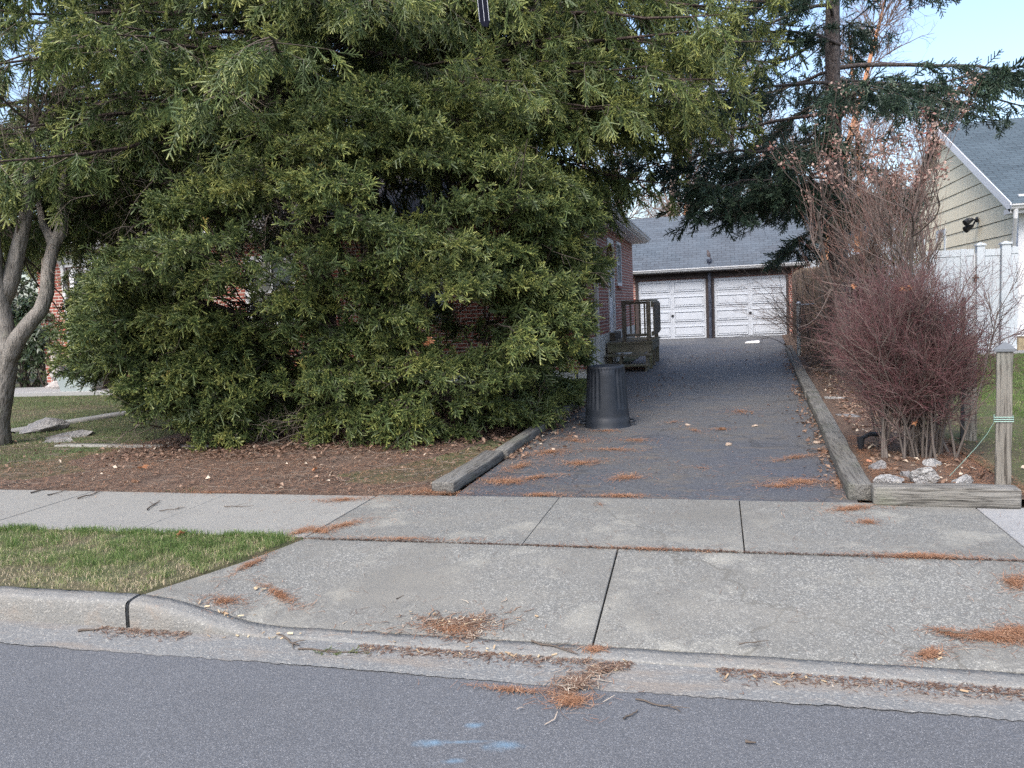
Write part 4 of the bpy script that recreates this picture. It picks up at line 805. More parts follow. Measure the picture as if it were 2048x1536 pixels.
# ------------------------------------------------------------------ big Norway spruce (two trunks)
def spruce(base,H,nb,zlo,zhi,Rf,label,name='spruce_tree',lean=(0,0),rad=.19,seed=1,dens=1.,extra=(),matn='spruce',temps=SPR,barkm='bark',hang=1.,tonek=0.,cat='tree',group=None,azf=None,lat=.8,latn=25,bend=1.,needle_out=.2,in0=.10,cut=None):
    r=np.random.default_rng(seed); T=thing(name,label,cat,base,0,group); b=np.array(base)
    P=np.array([[b[0]+lean[0]*t+.06*math.sin(7*t+seed),b[1]+lean[1]*t,b[2]-.1+H*t] for t in np.linspace(0,1,14)]); R=rad*(1-np.linspace(0,1,14))**.8+.02; R[0]*=1.35
    tr=TM(); tr.tubes(P[None],R[None],14,0.)
    # bough list: height, azimuth, length
    bo=[]
    for i in range(nb):
        z=zlo+(zhi-zlo)*((i+r.random())/nb)**1.25; az_=i*2.399+r.normal()*.25
        if azf is not None: az_=azf(r,i,az_)
        bo.append((z,az_,Rf(z)*r.uniform(.78,1.06)))
    bo+=list(extra)
    Z=np.array([x[0] for x in bo]); AZ=np.array([x[1] for x in bo]); L=np.array([x[2] for x in bo]); n=len(bo); m=12
    tt=(Z-b[2])/H; S=np.stack([b[0]+lean[0]*tt,b[1]+lean[1]*tt,Z],-1); t=np.linspace(0,1,m)
    rd=np.stack([np.cos(AZ),np.sin(AZ),0*AZ],-1); sd=np.stack([-np.sin(AZ),np.cos(AZ),0*AZ],-1)
    sw=r.normal(size=n)*.10
    prof=(.18*t-.55*t**2+.22*t**3.5)*bend
    BP=S[:,None]+rd[:,None]*(L[:,None]*t[None])[...,None]+sd[:,None]*(L[:,None]*sw[:,None]*t[None]**2)[...,None]+UPZ*(L[:,None]*prof[None]*r.uniform(.8,1.15,n)[:,None])[...,None]
    BP+=np.cumsum(r.normal(size=BP.shape)*.028,axis=1)
    if cut is not None:
        kb=~(cut(BP[:,-1])|cut(BP[:,8])); BP,rd,sd,L=BP[kb],rd[kb],sd[kb],L[kb]; n=len(BP)
    BR=(.0085*L)[:,None]*(1-t[None])**.8+.004
    tr.tubes(BP,BR,6,.0); tr.build('trunk',M[barkm],T)  # world coords; fixed below
    fol=TM(); tw=TM()
    # laterals
    c=latn; S1,D1,idx,tp,rr=kids(BP,BR,c,.22,.99,.7,1.25,r,planar=.85); LL=lat*(1.1-.55*tp)*r.uniform(.5,1.15,len(tp))*np.clip(L[idx]/3.,.5,1.2)
    P1,R1=curves(S1,D1-UPZ*.15,LL,.006,.002,6,.10,-.5,r); 
    vis=inview(P1[:,3],260)|(r.random(len(P1))<.22)
    if cut is not None: vis&=~cut(P1[:,3])&~cut(P1[:,5])
    P1,R1,tp,idx=P1[vis],R1[vis],tp[vis],idx[vis]
    tw.tubes(P1,R1,3,.35)
    # hanging branchlets off the laterals and boughs
    k=max(1,int(round(6*dens))); S2,D2,i2,t2,_=kids(P1,R1,k,.12,1.,.2,.9,r); out=rd[idx[i2]]
    inner=tp[i2]
    X=nrm(D2*.6+out*.3-UPZ*(1.0*hang)*r.uniform(.2,1.3,len(S2))[:,None]+r.normal(size=D2.shape)*.25)
    near=inview(S2,60); far=S2[:,1]>12.6 if name=='spruce_tree' else S2[:,1]>1e9; keep=(near&(~far|(r.random(len(S2))<.32)))|(r.random(len(S2))<.16); sc=r.uniform(.75,1.3,len(S2))*np.where(near,1,1.8)*np.where(far,1.5,1)
    # sparse interior: few live sprays near the trunk
    keep&=(r.random(len(S2))<np.clip((inner-in0)/needle_out,.05,1)); 
    keep&=~((S2[:,2]<2.9)&(S2[:,0]>-2.2)&(hang>.6)&(name=='spruce_tree'))
    up=nrm(out+r.normal(size=out.shape)*.5)
    if cut is not None: keep&=~cut(S2)
    tn=r.normal(size=len(S2))*.10+.16*(inner>.8)+tonek+.10*r.random(len(S2))*(t2>.8)
    place(fol,tw,temps,S2[keep],X[keep],up[keep],sc[keep],tn[keep],r)
    # upturned leading shoots at lateral and bough tips
    S3,T3=at(P1,np.full(len(P1),.98)); X3=nrm(T3+UPZ*.15+r.normal(size=T3.shape)*.2); kp=(tp>.35)&((S3[:,1]<12.6)|(r.random(len(S3))<.5)|(name!='spruce_tree'))
    place(fol,tw,temps,S3[kp],X3[kp],nrm(UPZ+r.normal(size=T3.shape)*.3)[kp],r.uniform(.5,.9,kp.sum()),r.normal(size=kp.sum())*.12+.25+tonek,r)
    S4,T4=at(BP,np.full(n,.98)); S4=np.repeat(S4,4,0); T4=np.repeat(T4,4,0)
    if cut is not None: k4=~cut(S4); S4,T4=S4[k4],T4[k4]
    X4=nrm(T4+r.normal(size=S4.shape)*.45+UPZ*.3)
    place(fol,tw,temps,S4,X4,nrm(UPZ+r.normal(size=S4.shape)*.3),r.uniform(.6,1.,len(S4)),np.full(len(S4),.35+tonek),r)
    # dead hanging twigs inside
    S5,D5,i5,t5,_=kids(BP,BR,int(14*dens),.05,.75,.5,1.4,r); vi=inview(S5,50); S5,D5=S5[vi],D5[vi]
    P5,R5=curves(S5,D5*.8-UPZ*.5,r.uniform(.25,.8,len(S5)),.0035,.0012,7,.28,-.5,r); tw.tubes(P5,R5,3,r.uniform(.1,.75,len(S5)))
    S6,D6,_,_,_=kids(P5,R5,3,.3,1,.5,1.2,r); P6,R6=curves(S6,D6,r.uniform(.1,.3,len(S6)),.0018,.0009,4,.25,-.2,r); tw.tubes(P6,R6,3,r.uniform(.1,.8,len(S6)))
    fo=fol.build('crown',M[matn],T); to=tw.build('twigs',M['twig'],T)
    for o in T.children: o.location=-T.location
    return T
RB=lambda z: np.interp(z,[3,4.5,6.5,9,12,15],[4.3,4.9,4.3,3.4,2.2,.6])
bA=PV(606,60,10.9); bB=PV(712,60,11.9)
ex=[]
# boughs reaching over the driveway and out towards the street
for (z,a,l) in ((4.6,-.25,4.4),(4.9,-.05,4.9),(5.3,-.42,4.7),(5.6,.12,5.0),(4.4,-.75,4.0),(4.75,-1.05,3.9),(5.2,-.6,4.6),(5.9,-.3,4.8),(6.3,-.1,4.6),(6.2,-.75,4.4),(4.2,.1,4.2),(4.3,.35,4.4),(5.0,.3,4.9),(5.5,-1.3,4.1),(5.7,-1.0,4.3),(4.3,-1.5,3.6),(6.6,.2,4.7),(6.9,-.4,4.6),(4.9,-.5,5.0),(5.1,-.15,5.3),(5.5,-.25,5.4),(5.0,.18,5.2),(5.8,.02,5.5),(6.1,-.5,5.3),(5.3,.4,5.1),(4.7,-.35,4.6),(6.5,-.2,5.5),(6.0,.3,5.3),(4.6,.05,4.7),(7.1,0.,5.3),(7.0,-.7,5.0),(5.6,-.85,4.9),(4.9,-.9,4.4),(5.6,-.1,6.2),(6.0,-.25,6.3),(6.4,.02,6.4),(6.9,-.12,6.5),(7.3,-.3,6.2),(7.5,.1,6.3),(5.9,.15,6.1),(6.7,-.4,6.0),(5.3,-.3,5.8),(7.8,-.05,6.0),(5.2,-.02,5.9),(5.0,-.4,5.6),(6.2,-.15,6.0),(6.6,.12,6.1),(5.7,-.35,5.9),(5.1,.12,5.6),(4.8,-.2,5.2)): ex.append((z,a,l))
def arcpick(r,i,a): return a
spruce((bA[0],10.9,.16),14.5,62,3.9,7.4,RB,'tall Norway spruce with drooping curtains of needles, left of the two front trunks',seed=21,dens=1.0,
  extra=[(4.5,-2.2,4.2),(4.7,-2.6,4.5),(4.4,-2.9,4.6),(5.1,-2.4,4.6),(5.4,-2.8,4.8),(4.2,-3.2,4.4),(4.9,3.0,4.7),(5.6,-2.1,4.3),(5.9,-2.6,4.5),(4.3,-1.8,3.6),(5.0,-1.6,4.1),(6.2,-2.9,4.7),(3.9,-2.5,4.6),(3.8,-2.95,4.8),(3.7,-2.15,4.1),(4.1,-2.75,5.0),(4.3,3.1,4.8),(3.6,-2.7,4.0),(4.0,-1.95,3.8),(3.75,-3.0,5.0),(3.9,3.1,5.0),(3.5,-2.45,4.3),(4.1,-2.35,4.8),(3.7,2.9,4.6),(4.4,-2.5,5.2),(5.2,-3.0,5.2),(3.5,-2.95,5.3),(3.45,3.05,5.2),(3.6,-2.75,5.4),(3.7,-3.1,5.0),(3.9,-2.85,5.5),(3.4,-2.6,4.8),(4.2,2.95,5.3),(4.5,-2.95,5.5)],tonek=.02)
spruce((bB[0],11.9,.16),15.5,58,3.9,7.6,RB,'tall Norway spruce reaching over the driveway, right of the two front trunks',seed=33,dens=1.0,lean=(.15,0),extra=ex,tonek=.05)
# coarse upper crowns (above the frame) are boughs of the same trees: they shade what is below
def upper(base,seed,T):
    r=np.random.default_rng(seed); n=70; Z=r.uniform(7.2,14,n); AZ=r.uniform(0,2*PI,n); L=RB(Z)*r.uniform(.8,1,n); t=np.linspace(0,1,8)
    S=np.stack([base[0]+0*Z,base[1]+0*Z,Z],-1); rd=np.stack([np.cos(AZ),np.sin(AZ),0*AZ],-1)
    BP=S[:,None]+rd[:,None]*(L[:,None]*t[None])[...,None]+UPZ*(L[:,None]*(.1*t-.4*t**2)[None])[...,None]; BR=np.broadcast_to(.03*(1-t)[None]+.004,(n,8))
    tm=TM(); S2,D2,_,_,_=kids(BP,BR,26,.15,1,.5,1.3,r,planar=.8); place(tm,None,SPR,S2,nrm(D2-UPZ*.6),nrm(UPZ+r.normal(size=S2.shape)*.4),r.uniform(2.,3.,len(S2)),r.normal(size=len(S2))*.1,r)
    o=tm.build('upper_crown',M['spruce'],T); o.location=-T.location
TS=[o for o in scene.objects if o.name.startswith('spruce_tree')]
for i,o in enumerate(TS): upper(o.location,50+i,o)
# ------------------------------------------------------------------ low spread spruce thicket (hedge-like mass)
def thicket():
    r=np.random.default_rng(5); T=thing('spruce_thicket','broad dense hedge-like mass of low spruce branches beside the driveway','thicket',(-4.6,9.9,.17))
    c=np.array([-4.85,10.3]); hx,hy=3.35,3.15
    def top(x): return np.interp(x,[-8.2,-7.3,-6.3,-5.3,-4.4,-2.6,-1.9],[2.2,2.5,2.8,3.5,4.1,4.15,3.9])
    def prof(s): return np.interp(s,[0,.08,.2,.38,.55,.72,.88,1.],[.84,.88,.93,.98,1.,.98,.90,.62])
    lump=r.uniform(0,6.28,(14,2)); fr=r.uniform(1.2,6.5,(14,2))
    def lum(a,s):
        o=0*a
        for (p,q),(f,g) in zip(lump,fr): o=o+np.sin(a*round(f)+p)*np.sin(s*g*2.2+q)
        return 1+.035*o
    nb=1020; a=r.uniform(0,2*PI,nb); s=r.random(nb)**1.05; facing=np.cos(a-(-PI/2+.1)); keep=(facing>-.08)|(r.random(nb)<.08); a,s=a[keep],s[keep]; a=np.concatenate([a,r.uniform(-PI*1.02,-PI*.5,170)]); s=np.concatenate([s,r.uniform(.12,.72,170)]); nb=len(a)
    rad=prof(s)*lum(a,s)*r.uniform(.80,1.06,nb); ca,sa=np.cos(a),np.sin(a); px=np.sign(ca)*np.abs(ca)**.75; py=np.sign(sa)*np.abs(sa)**.75
    left=np.clip((-px)*(1.0-s)*1.05,0,1)*.95*np.clip(1-s*1.35,0,1)
    x=c[0]+hx*px*(rad-left); y=c[1]+hy*py*rad; z=.3+(top(x)-.3)*s
    lim=lambda y,z: np.interp(z,[.2,.8,1.2,1.7,2.3,3.],[-2.05,-1.80,-1.62,-1.52,-1.46,-1.52])-np.clip(y-10.5,0,9)*.12
    x=np.minimum(x,lim(y,z)-.05); tip=np.stack([x,y,z],-1); n0=nrm(np.stack([px*hy,py*hx,(s-.35)*1.2],-1))
    ln=r.uniform(.7,1.25,nb)*np.clip(.5+s,0,1.05); st_=tip-n0*ln[:,None]-UPZ*(ln*r.uniform(-.25,.35,nb))[:,None]
    tt=np.linspace(0,1,7)[None,:,None]; BP=st_[:,None]*(1-tt)+tip[:,None]*tt; BP[:,:,2]+=(.10*np.sin(tt[...,0]*PI)*ln[:,None]); BP+=np.cumsum(r.normal(size=BP.shape)*.012,1); BR=np.broadcast_to(.008*(1-tt[0,:,0])[None]+.002,(nb,7))
    tm=TM(); tw=TM(); tw.tubes(BP,BR,4,.15)
    S1,D1,i1,t1,_=kids(BP,BR,9,.36,1.,.45,1.05,r,planar=.75); P1,R1=curves(S1,D1,r.uniform(.22,.5,len(S1))*(1.2-.55*t1),.004,.002,5,.10,-.1,r); tw.tubes(P1,R1,3,.2)
    bt=r.normal(size=nb)*.11
    S2,D2,i2,t2,_=kids(P1,R1,4,.1,1.,.2,.9,r); bi=i1[i2]
    S3,D3=at(P1,np.full(len(P1),.97)); S4,D4=at(BP,np.full(nb,.98)); S4=np.repeat(S4,3,0); D4=np.repeat(D4,3,0)
    P=np.concatenate([S2,S3,S4]); D=np.concatenate([D2,D3,D4]); bb=np.concatenate([bi,i1,np.repeat(np.arange(nb),3)]); tipb=np.concatenate([.02+.10*(t1[i2]>.7),.10+0*t1,np.full(len(S4),.2)])
    thin=(P[:,0]<-5.6)&(P[:,2]>2.1); kp=~(thin&(r.random(len(P))<.3)); kp&=(P[:,0]<lim(P[:,1],P[:,2])+.12)&(P[:,2]>.2); P,D,bb,tipb=P[kp],D[kp],bb[kp],tipb[kp]; n=len(P)
    X=nrm(D+n0[bb]*.25+r.normal(size=P.shape)*.28+UPZ*r.uniform(-.35,.3,n)[:,None]); dirn=n0[bb]
    place(tm,tw,HED,P-X*.03,X,nrm(UPZ+r.normal(size=P.shape)*.45),r.uniform(.8,1.35,n)*np.where(P[:,1]>11.8,1.4,1),bt[bb]+tipb+r.normal(size=n)*.07,r,.0018,.25)
    # longer live shoots poking out, some orange leaders
    k=r.choice(n,650,replace=False); X2=nrm(dirn[k]+UPZ*r.uniform(.0,1.2,650)[:,None]+r.normal(size=(650,3))*.2); place(tm,tw,SPR,P[k],X2,nrm(UPZ+r.normal(size=X2.shape)*.3),r.uniform(.55,1.0,650),np.full(650,.2),r)
    k=k[:16]; X2=nrm(UPZ+r.normal(size=(16,3))*.25); place(tm,tw,HED,P[k]+dirn[k]*.1,X2,nrm(r.normal(size=X2.shape)),np.full(16,1.1),np.full(16,.8),r)
    tm.build('foliage',M['hedge'],T)
    # stems from the root area and bare branches
    nb=60; sx=np.stack([r.uniform(-6.0,-2.6,nb),r.uniform(8.3,11.3,nb),np.full(nb,.1)],-1); tgt=P[r.choice(n,nb)]; sx[:,0]=np.clip(tgt[:,0]+r.normal(size=nb)*.7,-6.2,-2.7); D=tgt-sx; L=np.linalg.norm(D,axis=1)
    st,sr=curves(sx,nrm(D)+UPZ*.3,L,.022,.005,9,.10,-.2,r); tw.tubes(st,sr,5,.15)
    q,d,_,t_,_=kids(st,sr,9,.15,1,.5,1.3,r); p2,r2=curves(q,d,r.uniform(.3,1.0,len(q)),.006,.002,7,.22,.1,r); tw.tubes(p2,r2,3,r.uniform(.1,.7,len(q)))
    q,d,_,t_,_=kids(p2,r2,4,.2,1,.5,1.2,r); p3,r3=curves(q,d,r.uniform(.12,.4,len(q)),.0025,.001,5,.25,0.,r); tw.tubes(p3,r3,3,r.uniform(.1,.8,len(q)))
    # bare tangled skirt at the bottom front, grey arching branches through the upper left
    nb=230; a=r.uniform(-PI*.93,-.05*PI,nb); sx=np.stack([c[0]+.1+hx*.60*np.cos(a),c[1]+hy*.66*np.sin(a),r.uniform(.2,.5,nb)],-1)
    p4,r4=curves(sx,np.stack([np.cos(a),np.sin(a),r.uniform(-.5,.5,nb)],-1),r.uniform(.3,.9,nb),.006,.0015,8,.30,-.35,r); p4[:,:,2]=np.maximum(p4[:,:,2],.2); p4[:,:,0]=np.minimum(p4[:,:,0],-2.15); tw.tubes(p4,r4,4,r.uniform(.3,1,nb))
    q,d,_,_,_=kids(p4,r4,5,.1,1,.5,1.2,r); p5,r5=curves(q,d,r.uniform(.1,.35,len(q)),.0028,.001,5,.3,0,r); p5[:,:,0]=np.minimum(p5[:,:,0],-2.1); tw.tubes(p5,r5,3,r.uniform(.3,1,len(q)))
    nb=130; sx=np.stack([r.uniform(-8.0,-4.8,nb),r.uniform(8.0,10.5,nb),r.uniform(1.7,3.7,nb)],-1); p6,r6=curves(sx,r.normal(size=(nb,3)),r.uniform(.6,1.4,nb),.006,.002,9,.22,-.3,r); tw.tubes(p6,r6,4,r.uniform(.4,1,nb))
    q,d,_,_,_=kids(p6,r6,10,.1,1,.5,1.2,r); p7,r7=curves(q,d,r.uniform(.15,.5,len(q)),.0025,.001,6,.3,-.2,r); tw.tubes(p7,r7,3,r.uniform(.2,1,len(q)))
    tw.build('branches',M['twig'],T)
    for o in T.children: o.location=-T.location
thicket()
# ------------------------------------------------------------------ blue-green spruce on the right of the driveway
RF=lambda z: np.interp(z,[2.2,3.2,4.5,6.5,9],[2.3,3.1,3.7,3.5,2.2])
spruce((1.96,14.6,.16),12.5,46,2.9,8.6,RF,'blue green spruce with spreading gappy branches on the right of the driveway',seed=8,dens=1.,rad=.15,matn='fir',temps=FIR,barkm='bark_fir',hang=.25,lat=1.0,latn=26,bend=.5,needle_out=.2,in0=.12,cut=lambda S:((proj(S)[0]>1925)&(proj(S)[1]<125))|((proj(S)[0]>1868)&(proj(S)[1]>262))|((proj(S)[0]>1840)&(proj(S)[1]>335))|((proj(S)[0]>1760)&(proj(S)[1]>430)),
  extra=[(3.35,2.9,1.7),(3.3,3.3,1.6),(3.9,2.7,2.5),(4.2,3.1,2.7),(3.3,-2.2,2.0),(5.1,-.15,4.0),(5.3,.1,4.2),(5.6,-.3,4.1),(5.0,.25,3.9),(5.5,-.05,4.2),(5.9,.2,4.0),(6.2,-.2,3.9),(6.6,-.1,3.2),(7.2,.2,3.2),(6.9,-.5,3.0)],name='blue_spruce')
# ------------------------------------------------------------------ generic bare woody plant
def bare(T,stems,levels,r,mk,tmname='branches',k0=6,cut=None):
    """stems: (P,R); levels: list of dict(c,t0,t1,a0,a1,l0,l1,r,wob,lift,tone,m)"""
    tm=TM(); P,R=stems
    if cut is not None: kk=cut(P); P,R=P[kk],R[kk]
    tm.tubes(P,R,k0,0.05); last=[(P,R)]
    for lv in levels:
        S,D,idx,t,rr=kids(P,R,lv['c'],lv.get('t0',.25),lv.get('t1',1.),lv.get('a0',.3),lv.get('a1',.9),r)
        n=len(S); L=r.uniform(lv['l0'],lv['l1'],n)*(1.15-.4*t); r0=np.minimum(rr*.8,lv['r'])
        P,R=curves(S,D,L,r0,r0*lv.get('tp',.45),lv.get('m',6),lv.get('wob',.15),lv.get('lift',.2),r)
        if cut is not None:
            kk=cut(P); P,R=P[kk],R[kk]; n=len(P)
        tm.tubes(P,R,lv.get('k',3),np.clip(lv['tone']+r.normal(size=n)*.12,0,1)); last.append((P,R))
    o=tm.build(tmname,mk,T); o.location=-T.location; return o,last
# red twigged bush
r=np.random.default_rng(17); c0=np.array([1.62,7.28]); T=thing('red_twigged_bush','leafless rounded bush with dense red twigs and grey stems behind the rocks','bush',(1.62,7.28,.18))
n=44; S=np.stack([c0[0]+r.normal(size=n)*.13,c0[1]+r.normal(size=n)*.12,np.full(n,.17)],-1); a=r.uniform(0,2*PI,n); sp_=r.uniform(.03,.36,n)
st=curves(S,np.stack([np.cos(a)*sp_,np.sin(a)*sp_,np.ones(n)],-1),r.uniform(.9,1.35,n),r.uniform(.008,.015,n),.004,8,.06,.25,r)
_,last=bare(T,st,[dict(c=10,t0=.17,a0=.25,a1=.85,l0=.30,l1=.60,r=.005,wob=.10,lift=.25,tone=.25,k=4),dict(c=7,t0=.15,a0=.3,a1=.9,l0=.16,l1=.40,r=.0028,wob=.14,lift=.15,tone=.62,m=5,tp=.6),dict(c=5,t0=.1,a0=.4,a1=1.1,l0=.07,l1=.20,r=.0019,wob=.16,lift=.1,tone=.95,m=4,tp=.7)],r,M['redtwig'],k0=6)
# tall multi-stemmed bare shrub
r=np.random.default_rng(29); T=thing('bare_shrub','tall multi stemmed leafless shrub with long upright whips and dried seed heads','shrub',(2.35,11.0,.18))
n=14; S=np.stack([2.35+r.normal(size=n)*.22,11.+r.normal(size=n)*.22,np.full(n,.15)],-1); a=r.uniform(0,2*PI,n); sp_=r.uniform(.08,.55,n)
st=curves(S,np.stack([np.cos(a)*sp_,np.sin(a)*sp_*.8,np.ones(n)],-1),r.uniform(2.0,2.9,n),r.uniform(.022,.038,n),.014,10,.07,.1,r)
_,last=bare(T,st,[dict(c=7,t0=.4,a0=.35,a1=1.0,l0=.6,l1=1.3,r=.011,wob=.17,lift=.25,tone=.2,m=8,k=5),dict(c=6,t0=.25,a0=.25,a1=.8,l0=.4,l1=1.3,r=.006,wob=.07,lift=.55,tone=.45,k=4),dict(c=3,t0=.15,a0=.3,a1=.8,l0=.2,l1=.7,r=.0035,wob=.08,lift=.35,tone=.8)],r,M['shrubtwig'],k0=7,cut=lambda P:~(((proj(P[:,-1])[0]>1895)&(proj(P[:,-1])[1]>240))|((proj(P[:,-1])[0]<1590)&(proj(P[:,-1])[1]>330))))
P,R=last[2]; tips=P[:,-1]; tips=tips[(tips[:,2]>2.9)]; 
pk=np.concatenate([tips[r.choice(len(tips),min(130,len(tips)),replace=False)]])
tm=TM(); n=len(pk); q=np.repeat(pk,22,0)+r.normal(size=(n*22,3))*.055; d=nrm(r.normal(size=q.shape)); e=nrm(np.cross(d,r.normal(size=q.shape))); s=r.uniform(.013,.028,(len(q),1)); V=np.stack([q-d*s,q+e*s*.6,q+d*s,q-e*s*.6],1); tm.quads(V,np.repeat(np.clip(r.uniform(0,1,len(q)),0,1),4)); 
o=tm.build('seed_heads',M['seed'],T); o.location=-T.location
# brambles by the stockade fence
for i,(bx,by,n,h,lb) in enumerate([(2.15,12.9,24,1.3,'low tangle of brown brambles behind the red twigged bush beside the timber'),(2.1,16.2,34,2.1,'arching thin brown brambles at the foot of the blue green spruce by the fence'),(2.3,20.6,34,2.6,'tall arching brambles hanging toward the garage door beside the metal post'),(2.35,24.6,26,2.6,'farthest brambles in front of the stockade fence near the garage')]):
    r=np.random.default_rng(60+i); T=thing('bramble',lb,'bramble',(bx,by,.17),0,'brambles along the stockade fence')
    S=np.stack([bx+r.normal(size=n)*.22,by+r.normal(size=n)*.9,np.full(n,.15)],-1); a=r.uniform(0,2*PI,n); sp_=r.uniform(.1,.6,n)
    st=curves(S,np.stack([np.cos(a)*sp_-.1,np.sin(a)*sp_,np.ones(n)],-1),r.uniform(.6,1.1,n)*h,.009,.003,10,.12,-.5,r)
    bare(T,st,[dict(c=6,t0=.2,a0=.4,a1=1.1,l0=.3,l1=.9,r=.004,wob=.18,lift=0.,tone=.5,k=3),dict(c=4,t0=.1,a0=.4,a1=1.1,l0=.15,l1=.45,r=.0025,wob=.2,lift=0.,tone=.75,m=5)],r,M['shrubtwig'],k0=5)
# ------------------------------------------------------------------ leaning tree at the left edge
r=np.random.default_rng(77); g=G(-6,895,.17); d0=g[1]+.1
T=thing('leaning_tree','smooth grey leafless tree forking low at the left edge of the lawn','tree',(g[0],d0,.16))
def tb(pts): return [tuple(PV(x,y,d0+dv)) for x,y,dv in pts]
mb=MB(); mb.tube(tb([(-12,905,0),(-8,870,0),(-6,840,0),(6,770,0),(13,725,0),(16,690,0),(10,650,0),(2,600,-.05),(-8,550,-.1),(-14,470,-.2),(-20,380,-.2)]),[.22,.165,.14,.13,.125,.12,.10,.09,.08,.07,.06],16)
mb.tube(tb([(2,610,-.02),(22,560,.02),(36,500,.05),(50,440,.1),(60,390,.1),(58,330,.15),(70,250,.2)]),[.10,.10,.085,.075,.065,.055,.04],10)
mb.tube(tb([(8,745,0),(20,708,0),(38,674,.0),(60,645,.05),(82,620,.1),(94,585,.15),(96,540,.2),(106,495,.25),(122,462,.3),(126,430,.3),(122,395,.35),(130,330,.4)]),[.09,.115,.10,.09,.085,.08,.075,.07,.075,.06,.045,.03],10)
mb.tube(tb([(108,492,.25),(98,470,.3),(86,448,.35),(76,400,.4)]),[.07,.055,.045,.03],9)
o=mb.build('trunk',M['bark_grey'],T,smooth=True); o.location=-T.location
S=np.array(tb([(36,500,.05),(58,330,.15),(70,250,.2),(122,395,.35),(130,330,.4),(76,400,.4),(-14,470,-.2),(-20,380,-.2)])); S=np.repeat(S,5,0)
st=curves(S,nrm(r.normal(size=S.shape)*.6+UPZ*.8),r.uniform(.6,1.6,len(S)),.016,.005,8,.13,.2,r)
bare(T,st,[dict(c=5,t0=.2,a0=.4,a1=1.,l0=.3,l1=.8,r=.006,wob=.15,lift=.2,tone=.5),dict(c=4,t0=.2,a0=.4,a1=1.,l0=.15,l1=.45,r=.003,wob=.15,lift=.1,tone=.7,m=5)],r,M['twig'],k0=5,tmname='limbs')
# ------------------------------------------------------------------ broad-leaved shrubs at the house corner
def leafy(name,label,c,R3,n,ls,m,seed,droop=.3,stems=14,cat='shrub',group=None):
    r=np.random.default_rng(seed); T=thing(name,label,cat,(c[0],c[1],.17),0,group); c=np.array([c[0],c[1],c[2]])
    q=nrm(r.normal(size=(n,3)))*(r.random((n,1))**.33); k=1+.18*np.sin(q[:,:1]*7+seed)*np.sin(q[:,2:]*6); P=c+q*np.array(R3)*k; P=P[P[:,2]>.25]; n=len(P)
    # leaf rosettes: 6 leaves radiating, drooping
    ax=nrm((P-c)/np.array(R3)+UPZ*.3+r.normal(size=P.shape)*.3); K=6; axr=np.repeat(ax,K,0); Pr=np.repeat(P,K,0); t=nrm(np.cross(axr,r.normal(size=Pr.shape))); d=nrm(t+axr*r.uniform(-.1,.6,(len(Pr),1))-UPZ*droop); w=nrm(np.cross(d,axr))*ls*.16; L=ls*r.uniform(.7,1.15,(len(Pr),1))
    V=np.stack([Pr,Pr+d*L*.5+w,Pr+d*L-UPZ*L*.15,Pr+d*L*.5-w],1); tm=TM(); tm.quads(V,np.repeat(np.clip(r.normal(size=len(Pr))*.22+.4,0,1),4)); o=tm.build('foliage',M[m],T); o.location=-T.location
    S=np.stack([c[0]+r.normal(size=stems)*.15,c[1]+r.normal(size=stems)*.1,np.full(stems,.15)],-1); tg=P[r.choice(n,stems)]; D=tg-S; st=curves(S,nrm(D)+UPZ*.2,np.linalg.norm(D,axis=1),.022,.006,8,.08,0,r)
    bare(T,st,[dict(c=6,t0=.3,a0=.4,a1=.9,l0=.2,l1=.6,r=.007,wob=.12,lift=.2,tone=.2)],r,M['twig'],k0=5); return T
p=PV(84,680,15.2); leafy('rhododendron','dark glossy rhododendron shrub left of the white downspout',(p[0],15.3,1.55),(.85,.6,.85),1300,.13,'broad',5)
p=PV(40,620,15.5); leafy('holly_shrub','tall dark evergreen shrub behind the leaning tree',(p[0],15.6,2.1),(1.6,.9,1.9),2200,.10,'broad',6,group=None)
p=PV(10,470,15.5); leafy('yellow_shrub','yellow green leaved shrub behind the upper limbs of the leaning tree',(p[0]-.3,14.2,3.3),(1.3,.8,1.3),1500,.08,'yellowleaf',7)
p=PV(-60,640,17); leafy('holly_shrub','dark evergreen shrub at the far left frame edge behind the leaning tree',(p[0],17,1.6),(1.8,.9,1.7),1500,.11,'broad',9)
p=PV(1810,450,17.5); leafy('yellow_shrub','olive green leafy shrub in front of the cream house behind the bare shrub',(p[0],18.0,2.2),(.55,.5,1.25),900,.06,'yellowleaf',11)
